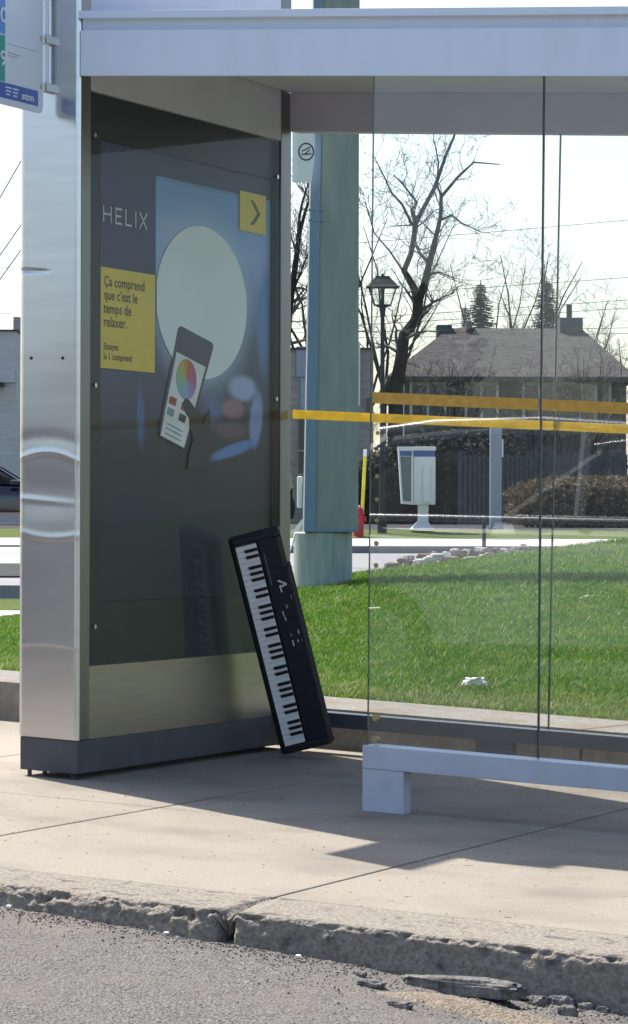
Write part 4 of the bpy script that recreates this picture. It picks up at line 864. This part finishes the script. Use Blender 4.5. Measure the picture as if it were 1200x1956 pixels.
# parking blocks at the left, coloured white and sloped to show as sunlit tops
for (D, lab) in ((41, 'nearer of two white parking blocks seen left of the pillar'), (54, 'farther of two white parking blocks seen left of the pillar')):
    p = face(-60, D, 0.50); m = MB(); q = 0.9; pr = [(-0.17, -0.09), (0.10, -0.09), (0.10, 0.035), (0.02, 0.035)]
    m.prism(pr, -q, q+0.35, lambda a, b_, l: p+FF*a+RR*l+np.array([0, 0, b_])); tag(m.build('parking_block', 'white', None, 0.01), lab, 'parking block', 'white parking blocks')

# ------------------------------------------------------------------ cars
def make_car(name, label, loc, rot, paint, Lc=4.4, Wc=1.75, Hc=1.50, glints=False):
    t = thing(name, label, 'car', loc); t.rotation_euler = (0, 0, rot)
    # body sections along the length: x, half width at sill/belt, z sill, z belt
    hood = [(-2.18, .55, .38, .62), (-2.10, .74, .24, .74), (-1.6, .84, .20, .84), (-0.9, .87, .20, .93), (0.0, .88, .20, .95), (0.9, .88, .20, .97), (1.6, .86, .22, .99), (2.08, .78, .28, .96), (2.18, .62, .40, .80)]
    k = Lc/4.36; w = Wc/1.76; h = Hc/1.5; vs = []; n = 12
    for x, hw, zs_, zb2 in hood:
        for (a, b2) in ((-1, .15), (-1.0, .6), (-.97, .85), (-.86, 1.0), (-.4, 1.03), (0, 1.035), (.4, 1.03), (.86, 1.0), (.97, .85), (1.0, .6), (1, .15), (0, 0.0)): vs.append((x*k, hw*w*a, (zs_+(zb2-zs_)*b2)*h))
    m = MB(); m.add(vs, [(i*n+j, i*n+(j+1) % n, (i+1)*n+(j+1) % n, (i+1)*n+j) for i in range(len(hood)-1) for j in range(n)]+[tuple(range(n-1, -1, -1)), tuple((len(hood)-1)*n+j for j in range(n))])
    o = m.build('body', paint, t, smooth=True, local=True)
    def loft(name, secs, mat, cap=True):
        m = MB(); n2 = len(secs[0]); m.add([p for s_ in secs for p in s_], [(i*n2+j, i*n2+j+1, (i+1)*n2+j+1, (i+1)*n2+j) for i in range(len(secs)-1) for j in range(n2-1)]+([tuple(range(n2)), tuple((len(secs)-1)*n2+j for j in range(n2))] if cap else [])); return m.build(name, mat, t, smooth=True, local=True)
    ca = [(-1.05, .74, .95, .96), (-0.35, .66, .95, 1.38), (0.1, .64, .95, 1.46), (0.8, .64, .95, 1.47), (1.35, .63, .96, 1.42), (1.95, .70, .96, 1.02)]
    loft('cabin_glass', [[(x*k, -.80*w, zb2*h), (x*k, -hw*w*1.03, (zb2*.35+zt2*.65)*h), (x*k, -hw*w*.9, zt2*h-.012), (x*k, 0, zt2*h), (x*k, hw*w*.9, zt2*h-.012), (x*k, hw*w*1.03, (zb2*.35+zt2*.65)*h), (x*k, .80*w, zb2*h)] for x, hw, zb2, zt2 in ca], 'carwindow')
    rf = [(-0.42, .62, 1.375), (0.1, .63, 1.475), (0.8, .63, 1.487), (1.38, .61, 1.435)]
    loft('roof', [[(x*k, -hw*w, (z-.05)*h), (x*k, -hw*w*.86, z*h), (x*k, 0, (z+.02)*h), (x*k, hw*w*.86, z*h), (x*k, hw*w, (z-.05)*h)] for x, hw, z in rf], paint, False)
    if glints:
        for sy in (-1, 1):
            MB().tube([(x*k, sy*y*w, z*h) for x, y, z in ((-1.0, .80, 1.0), (-.42, .665, 1.40), (-.1, .64, 1.46), (.5, .63, 1.505), (1.1, .63, 1.495), (1.42, .62, 1.455))], .034, 12).build('glint_rail', 'chrome', t, smooth=True, local=True)  # chrome tube added to draw a sun glint along the roof edge
            MB().tube([(x*k, sy*y*w, z*h) for x, y, z in ((-1.1, .845, .945), (0, .86, .965), (1.0, .86, .985), (1.9, .80, 1.0))], .022, 12).build('glint_trim', 'chrome', t, smooth=True, local=True)  # added chrome line for a second streak of sun glint
    for sy in (-1, 1):
        for pts in ([(-1.05, .78, .95), (-.40, .655, 1.36)], [(0.25, .80, .95), (.25, .665, 1.44)], [(1.95, .74, 1.0), (1.36, .64, 1.42)]):
            MB().tube([(x*k, sy*y*w, z*h) for x, y, z in pts], .035, 6).build('pillar', paint, t, local=True)
        MB().box(-.95*k, -.75*k, sy*.86*w-.0, sy*.86*w+sy*.16, .93*h, 1.05*h).build('mirror', paint, t, 0.03, local=True)
        MB().box(-2.12*k, -1.90*k, sy*.45*w, sy*.74*w, .60*h, .70*h).build('headlight', 'lightclear', t, 0.02, local=True)
        MB().box(1.98*k, 2.15*k, sy*.50*w, sy*.76*w, .72*h, .88*h).build('tail_light', 'lightred', t, 0.02, local=True)
        for wx in (-1.36, 1.34):
            wv_ = MB(); wv_.tube([(wx*k, sy*.68*w, .31), (wx*k, sy*.70*w, .31), (wx*k, sy*.88*w, .31), (wx*k, sy*.90*w, .31)], [.29, .32, .32, .29], 24); wo = wv_.build('wheel', 'tyre', t, local=True)
            rim = MB(); rim.tube([(wx*k, sy*.89*w, .31), (wx*k, sy*.905*w, .31)], [.21, .19], 18); rim.build('rim', 'rim', wo, local=True)
    return t
p = face(-35, 80, 0.90); make_car('parked_car', 'black car parked in front of the grey stone building, left of the pillar', p, YAW+PI, 'carblack', 4.5, 1.8, 1.52)
make_car('passing_car', 'dark grey car added out on the road to darken the reflection in the steel pillar', (-5.75, -6.95, road_rel(-5.75)+G*-5.75), PI, 'cargrey', 4.5, 1.8, 1.50, True)  # unseen car, added so the lower pillar mirrors something dark
make_car('passing_car', 'silver car out on the road, seen only as a reflection in the shelter glass', (0.05, -6.95, road_rel(0.05)), PI, 'carsilver', 4.5, 1.8, 1.50, True)

# ------------------------------------------------------------------ person far behind the poster case
def skinned(name, mat, parent, pts, edges, radii, sub=1, root=0):
    me = bpy.data.meshes.new(name); me.from_pydata([tuple(p) for p in pts], edges, []); o = bpy.data.objects.new(name, me); COL.objects.link(o)
    sk = o.modifiers.new('s', 'SKIN'); o.modifiers.new('u', 'SUBSURF').levels = sub
    me.skin_vertices[0].data[root].use_root = True
    for i, r in enumerate(radii): me.skin_vertices[0].data[i].radius = (r, r) if np.isscalar(r) else r
    dg = bpy.context.evaluated_depsgraph_get(); m2 = bpy.data.meshes.new_from_object(o.evaluated_get(dg)); bpy.data.objects.remove(o); bpy.data.meshes.remove(me)
    m2.materials.clear(); m2.materials.append(MT[mat]); 
    for f in m2.polygons: f.use_smooth = True
    o = bpy.data.objects.new(name, m2); COL.objects.link(o); o.parent = parent; return o
D = 92; pe = thing('person', 'person in beige jacket and dark trousers far beyond the poster case', 'person', face(549, D, 0.935)); pe.rotation_euler = (0, 0, YAW+PI/2)
pt = [(0,0,.93),(0,0,1.10),(0,0,1.28),(0,0,1.42),(0,0,1.50),(0,-.01,1.57),(0,-.015,1.68), (-.17,0,1.38),(-.22,.04,1.12),(-.20,-.10,.92),(.17,0,1.38),(.22,-.04,1.12),(.20,-.18,.93), (-.09,0,.90),(-.10,-.16,.50),(-.10,-.10,.09),(-.10,-.22,.04),(.09,0,.90),(.10,.06,.48),(.10,.28,.12),(.10,.20,.04)]
ed = [(0,1),(1,2),(2,3),(3,4),(4,5),(5,6),(3,7),(7,8),(8,9),(3,10),(10,11),(11,12),(0,13),(13,14),(14,15),(15,16),(0,17),(17,18),(18,19),(19,20)]
skinned('body', 'skin', pe, pt, ed, [.12,.12,.14,.10,.055,.08,.075,.06,.045,.035,.06,.045,.035,.08,.06,.045,.04,.08,.06,.045,.04])
jp = [(0,0,.88),(0,0,1.10),(0,0,1.30),(0,0,1.43),(-.18,0,1.38),(-.23,.04,1.12),(-.21,-.08,.96),(.18,0,1.38),(.23,-.04,1.12),(.21,-.16,.97)]
skinned('jacket', 'jacket', pe, jp, [(0,1),(1,2),(2,3),(3,4),(4,5),(5,6),(3,7),(7,8),(8,9)], [(.17,.14),(.16,.13),(.18,.13),(.10,.08),.075,.06,.05,.075,.06,.05])
skinned('trousers', 'trousers', pe, [(0,0,.92),(-.09,0,.86),(-.10,-.16,.50),(-.10,-.10,.12),(.09,0,.86),(.10,.06,.48),(.10,.27,.15)], [(0,1),(1,2),(2,3),(0,4),(4,5),(5,6)], [.14,.11,.085,.07,.11,.085,.07])
skinned('hair', 'hair', pe, [(0,.03,1.60),(0,.02,1.70),(0,-.02,1.745)], [(0,1),(1,2)], [.07,.09,.075])

# ------------------------------------------------------------------ trees
def bare_tree(name, label, base, limbs, seed, spread=1.0, levels=3, tw=0.012, dens=1.0, group=None, mat='bark', kids0=9):
    """limbs: polylines (world points, radii). Branches and twigs grow from them."""
    rg = random.Random(seed); t = thing(name, label, 'tree', base, group); T = MB(); K = MB()
    for pts, rad in limbs: T.tube(pts, rad, 8)
    def grow(p, d, ln, r, lev):
        pts = [np.array(p)]; dd = np.array(d, float); nseg = 4 if lev < levels else 3
        for i in range(nseg):
            dd = dd+np.array([rg.gauss(0, .22), rg.gauss(0, .22), rg.gauss(.06, .18)]); dd /= np.linalg.norm(dd); pts.append(pts[-1]+dd*ln/nseg)
        K.tube(pts, [max(tw*.6, r*(1-.75*i/nseg)) for i in range(nseg+1)], 5 if lev <= 1 else 3, cap=False)
        if lev < levels:
            for i in range(max(2, int((5 if lev == 1 else 4)*dens))):
                f = rg.uniform(.25, 1.0); k = min(int(f*nseg), nseg-1); q = pts[k]+(pts[k+1]-pts[k])*(f*nseg-k)
                a = np.array([rg.gauss(0, 1), rg.gauss(0, 1), rg.gauss(.25, .7)]); a /= np.linalg.norm(a); nd = dd*.75+a*.75; nd /= np.linalg.norm(nd)
                grow(q, nd, ln*rg.uniform(.45, .7), max(tw*.7, r*.45), lev+1)
    for pts, rad in limbs:
        pts = [np.array(p) for p in pts]; n = len(pts)-1
        for j in range(int(kids0*dens)):
            f = rg.uniform(.30, 1.0)*n; k = min(int(f), n-1); q = pts[k]+(pts[k+1]-pts[k])*(f-k); ax = pts[k+1]-pts[k]; ax /= np.linalg.norm(ax)+1e-9
            a = np.array([rg.gauss(0, 1), rg.gauss(0, 1), rg.gauss(.2, .6)]); a /= np.linalg.norm(a); nd = ax*.55+a*.9; nd /= np.linalg.norm(nd)
            grow(q, nd, spread*rg.uniform(.7, 1.3), max(tw, rad[k]*.35), 1)
    T.build('trunk', mat, t, smooth=True); K.build('crown', 'twig', t)
    return t
D = 97; q = lambda u, v, dd=0: P3(u, v, D+dd)
s = PX(D); b = face(752, D, 0.9)
bare_tree('bare_tree', 'tall bare tree with a crooked forked trunk beside the street lamp', b, [
    ([b, q(757, 740), q(766, 690), q(772, 640), q(797, 608), q(799, 568)], [17*s, 15*s, 13*s, 11.5*s, 10.5*s, 11*s]),
    ([q(797, 570), q(790, 548, .3), q(772, 517, .6), q(785, 485, .8), q(791, 455, 1), q(793, 428, 1), q(808, 400, .8), q(831, 357, .6), q(851, 299, .3), q(867, 262, 0), q(880, 215, 0), q(890, 160, 0)], [9*s, 7.5*s, 6*s, 5.5*s, 5.5*s, 5*s, 4.5*s, 4*s, 3.2*s, 2.4*s, 1.8*s, s]),
    ([q(801, 570), q(810, 545, -.4), q(821, 500, -.8), q(833, 453, -1), q(842, 413, -1), q(843, 376, -1.2), q(875, 338, -1.4), q(905, 310, -1.4), q(955, 314, -1.2)], [9*s, 7.5*s, 6.5*s, 5*s, 4.2*s, 3.6*s, 2.8*s, 1.9*s, s]),
    ([q(819, 502, -.8), q(803, 485, -.2), q(793, 464, .8)], [4*s, 3.2*s, 3*s]),
    ([q(793, 428, 1), q(786, 402, 1.3), q(797, 387, 1.4), q(770, 352, 1.6), q(752, 334, 1.8)], [3.5*s, 2.8*s, 2.4*s, 1.8*s, s]),
    ([q(788, 430, 1), q(768, 390, .6), q(748, 368, .4), q(733, 335, .2), q(715, 300, 0)], [3*s, 2.4*s, 1.8*s, 1.3*s, .8*s]),
    ([q(842, 420, -1), q(864, 411, -1.4), q(883, 427, -1.8), q(920, 443, -2)], [2.6*s, 2.2*s, 1.6*s, s]),
    ([q(843, 376, -1.2), q(835, 352, -1.6), q(838, 310, -2), q(828, 262, -2)], [2.4*s, 2*s, 1.5*s, s]),
    ([q(771, 519, .6), q(745, 480, 1), q(715, 445, 1.2), q(698, 385, 1.3)], [2.2*s, 1.8*s, 1.3*s, .8*s]),
    ([q(819, 525, -.6), q(840, 520, -1), q(870, 533, -1.4)], [2.2*s, 1.6*s, s])], 3, 1.25, 3, 0.009, 0.8)
def auto_limbs(b, H, seed, r, lean=0.0):
    rg = random.Random(seed); top = np.array(b)+np.array([0, 0, H*.42])+RR*lean*.4; L = [([np.array(b), (np.array(b)+top)/2+RR*rg.uniform(-.1, .1), top], [r, r*.8, r*.65])]
    for k in range(5):
        a = 2*PI*k/5+rg.uniform(-.4, .4); d = np.array([math.cos(a)*.5, math.sin(a)*.5, 1])+RR*lean*.2; d /= np.linalg.norm(d); p = [top]
        for j in range(4): d = d+np.array([rg.gauss(0, .15), rg.gauss(0, .15), .08]); d /= np.linalg.norm(d); p.append(p[-1]+d*H*.15)
        L.append((p, [r*.5, r*.4, r*.3, r*.2, r*.1]))
    return L
D = 88; q = lambda u, v, dd=0: P3(u, v, D+dd); s = PX(D); b = face(535, D, 0.9)
bare_tree('bare_tree', 'bare leaning tree seen in the gap between poster case and green post', b, [
    ([b, q(543, 700), q(552, 590), q(560, 540), q(573, 440)], [13*s, 11*s, 8*s, 6.5*s, 5*s]), ([q(572, 440), q(572, 415), q(578, 385), q(586, 360), q(597, 330)], [3.4*s, 2.8*s, 2.4*s, 1.8*s, s]), ([q(574, 440), q(583, 405), q(592, 380), q(605, 330)], [4*s, 3.2*s, 2.6*s, 1.2*s]), ([q(556, 565), q(575, 520), q(590, 480)], [3*s, 2*s, s])], 8, 1.2, 3, 0.011, 1.1)
specs = [(880, 104, 5.2, .07, 'slim bare multi stemmed tree in front of the house roof', 21), (1010, 140, 11.5, .16, 'bare tree behind the house right of its ridge centre', 31), (1175, 128, 7.5, .12, 'bare tree at the right end of the house roof', 37), (955, 150, 12.0, .15, 'bare tree behind the spruce at the roof middle', 41),
         (735, 150, 14, .16, 'bare tree behind the street lamp far back', 43), (1095, 146, 10.0, .13, 'bare tree behind the chimney flue', 47), (700, 138, 11, .14, 'bare tree behind the brick building corner', 53), (590, 135, 13, .15, 'bare tree behind the brick building and green post', 59), (1155, 112, 4.2, .06, 'low bare tree before the right side of the house', 61), (1015, 108, 5.0, .08, 'small bare tree before the middle of the house', 67), (1075, 106, 4.6, .07, 'small bare tree before the house, left of the flue', 71), (1130, 110, 5.6, .09, 'small bare tree before the right roof slope', 73), (835, 112, 5.4, .07, 'small bare tree before the left end of the house', 79), (1330, 135, 9, .13, 'bare tree beyond the right end of the house', 83), (1520, 128, 10, .14, 'bare tree far to the right of the house', 89)]
for u, D, H, r, lab, sd in specs:
    b = face(u, D, 0.9); bare_tree('bare_tree', lab, b, auto_limbs(b, H, sd, r), sd, H*.13, 3, .008, 0.85)
def spruce(label, u, vtop, D, wid, seed, v0=700):
    rg = random.Random(seed); b = face(u, D, 0.9); H = P3(u, vtop, D)[2]-0.9; t = thing('spruce_tree', label, 'tree', b, None)
    MB().tube([b, b+np.array([0, 0, H])], [.18, .02], 8).build('trunk', 'bark', t); m = MB(); z = H*.28
    while z < H*.985:
        f = 1-(z/H); ln = wid*(f**.8)*1.1+.12
        for k in range(9):
            a = rg.uniform(0, 2*PI); l2 = ln*rg.uniform(.7, 1.1); d = np.array([math.cos(a), math.sin(a), -.18]); sd = np.array([-math.sin(a), math.cos(a), 0])
            for j in range(7):
                g_ = (j+.6)/7; c = b+np.array([0, 0, z])+d*l2*g_; w_ = (.20+.4*(1-g_)*ln*.4)*rg.uniform(.6, 1.2); dn = np.array([0, 0, -.12*rg.random()])
                m.add([c-sd*w_+dn, c+d*l2*.16, c+sd*w_+dn, c-d*l2*.06], [(0, 1, 2, 3)])
        z += .17*(.5+f)
    m.build('crown', 'spruce', t); return t
spruce('spruce tree rising behind the left half of the house roof', 917, 535, 148, 2.3, 5); spruce('spruce tree rising behind the roof beside the glass joint', 1043, 528, 146, 2.3, 6); spruce('small thin spruce left of the roof ridge', 888, 578, 150, .5, 7)
# a conifer hidden behind the poster case: its shadow falls across the lawn
spruce_b = face(345, 27.6, 0.25)
leaf_mass('conifer', 'dense round conifer hidden behind the poster case, shading the top of the lawn', 'tree', 'spruce', 'hedgecore', spruce_b+np.array([0, 0, 1.0]), 0.75, 0.6, 0.9, 4000, 0.05, 15, sharp=2.2)

# ------------------------------------------------------------------ overhead wires and their poles
D = 125
pls = {}
for u, lab in ((-420, 'wooden utility pole far left beyond the stone building'), (1760, 'wooden utility pole far right beyond the house')):
    b = face(u, D, 0.9); t = thing('utility_pole', lab, 'pole', b); MB().tube([b, b+np.array([0,0,12.5])], [.16, .11], 10).build('shaft', 'bark', t)
    m = MB(); m.obox(b+np.array([0,0,11.6]), RR*.1+FF*0, FF*1.0, np.array([0,0,.06])); m.build('crossarm', 'bark', t)
def wire(u0, v0, u1, v1, D, lab, r=0.011, sag=0.3):
    p, q_ = P3(u0, v0, D), P3(u1, v1, D); pts = [p+(q_-p)*i/16-np.array([0,0,sag*4*(i/16)*(1-i/16)]) for i in range(17)]
    tag(MB().tube(pts, r, 5).build('overhead_wire', 'black'), lab, 'wire', 'overhead wires')
for i, (v0, v1, lab) in enumerate(((495, 385, 'topmost overhead wire crossing the sky behind the big bare tree'), (575, 505, 'overhead wire just above the house chimney'), (618, 548, 'upper of the two wires meeting the roof at the right'), (628, 565, 'lower of the two wires meeting the roof at the right'), (640, 640, 'lowest level wire behind the street lamp'), (628, 630, 'second level wire behind the street lamp'))): wire(-420, v0+(40 if i < 4 else 0), 1760, v1-20, D, lab)
gb = face(232, 42, 0.42); t = thing('utility_pole', 'utility pole hidden behind the poster case with wires running left', 'pole', gb); MB().tube([gb, gb+np.array([0,0,8.4])], [.14, .10], 10).build('shaft', 'bark', t)
for (a, b2, lab) in ((378, 322, 'highest of three slanting wires left of the pillar'), (488, 442, 'middle of three slanting wires left of the pillar'), (534, 489, 'lowest of three slanting wires left of the pillar')):
    k = (b2-a)/32.; wire(-420, a+k*(-420), 230, a+k*230, 42, lab, 0.008, 0.0)

# ------------------------------------------------------------------ opposite side of the street (mirrored in steel and glass)
def opp_house(name, label, x0, x1, y, h, mat):
    t = thing(name, label, 'building', ((x0+x1)/2, y, -0.5)); MB().box(x0, x1, y-9, y, -2.0, h).build('wall', mat, t); MB().add([(x0-.5,y-9.5,h),(x1+.5,y-9.5,h),(x1+.5,y+.5,h),(x0-.5,y+.5,h),(x0+2,y-4.5,h+2.2),(x1-2,y-4.5,h+2.2)], [(0,1,5,4),(1,2,5),(2,3,4,5),(3,0,4),(3,2,1,0)]).build('roof', 'roof', t)
    n = int((x1-x0)/3)
    for i in range(n): xx = x0+1.0+i*3; MB().box(xx, xx+1.4, y+.002, y+.06, 0.6, 1.9).build('window', 'window', t)
opp_house('opposite_house', 'brown house across the road, behind the viewer, left of the pair', -31, -21.2, -46, 2.1, 'brick')
leaf_mass('opposite_conifer', 'dense tall conifer across the road, behind the viewer', 'tree', 'evergreen', 'hedgecore', (-18.3, -46, -0.6), 2.6, 1.8, 3.0, 5000, 0.16, 35); opp_house('opposite_house', 'grey house across the road, behind the viewer, right of the pair', -13.4, 8, -46, 3.5, 'stone')
leaf_mass('opposite_hedge', 'evergreen hedge across the road, behind the viewer', 'hedge', 'evergreen', 'hedgecore', (-36, -46, -0.6), 8.5, 1.2, 1.6, 3000, 0.15, 33)

# ================================================================== LIGHT, SKY, CAMERA
sd = Vector((0.668, -0.343, -1.0)).normalized(); el = math.asin(-sd.z); azx, azy = -sd.x, -sd.y
su = bpy.data.lights.new('sun', 'SUN'); su.energy = 3.55; su.angle = math.radians(0.53); su.color = (1.0, 0.945, 0.86)
so = bpy.data.objects.new('sun', su); COL.objects.link(so); so.rotation_euler = sd.to_track_quat('-Z', 'Y').to_euler(); so.location = (0, 0, 30)
W = bpy.data.worlds.new('World'); S.world = W; W.use_nodes = True; N = W.node_tree.nodes; Lk = W.node_tree.links
sk = N.new('ShaderNodeTexSky'); sk.sky_type = 'NISHITA'; sk.sun_disc = False; sk.sun_elevation = el; sk.sun_rotation = math.atan2(azx, azy); sk.air_density = 1.0; sk.dust_density = 2.0; sk.ozone_density = 1.2
Lk.new(sk.outputs[0], N['Background'].inputs['Color']); N['Background'].inputs['Strength'].default_value = 0.098
cam = bpy.data.cameras.new('camera'); co = bpy.data.objects.new('camera', cam); COL.objects.link(co); S.camera = co
cam.sensor_width = 36; cam.sensor_fit = 'AUTO'; cam.lens = FPX/1956*36; cam.clip_start = 0.1; cam.clip_end = 3000
co.matrix_world = Matrix(((R_[0], U_[0], -fw[0], CX), (R_[1], U_[1], -fw[1], CY), (R_[2], U_[2], -fw[2], CZ), (0, 0, 0, 1)))
S.view_settings.view_transform = 'Standard'; S.view_settings.look = 'None'; S.view_settings.gamma = 1; S.view_settings.exposure = 1.4
S.cycles.transparent_max_bounces = 24; S.cycles.max_bounces = 10
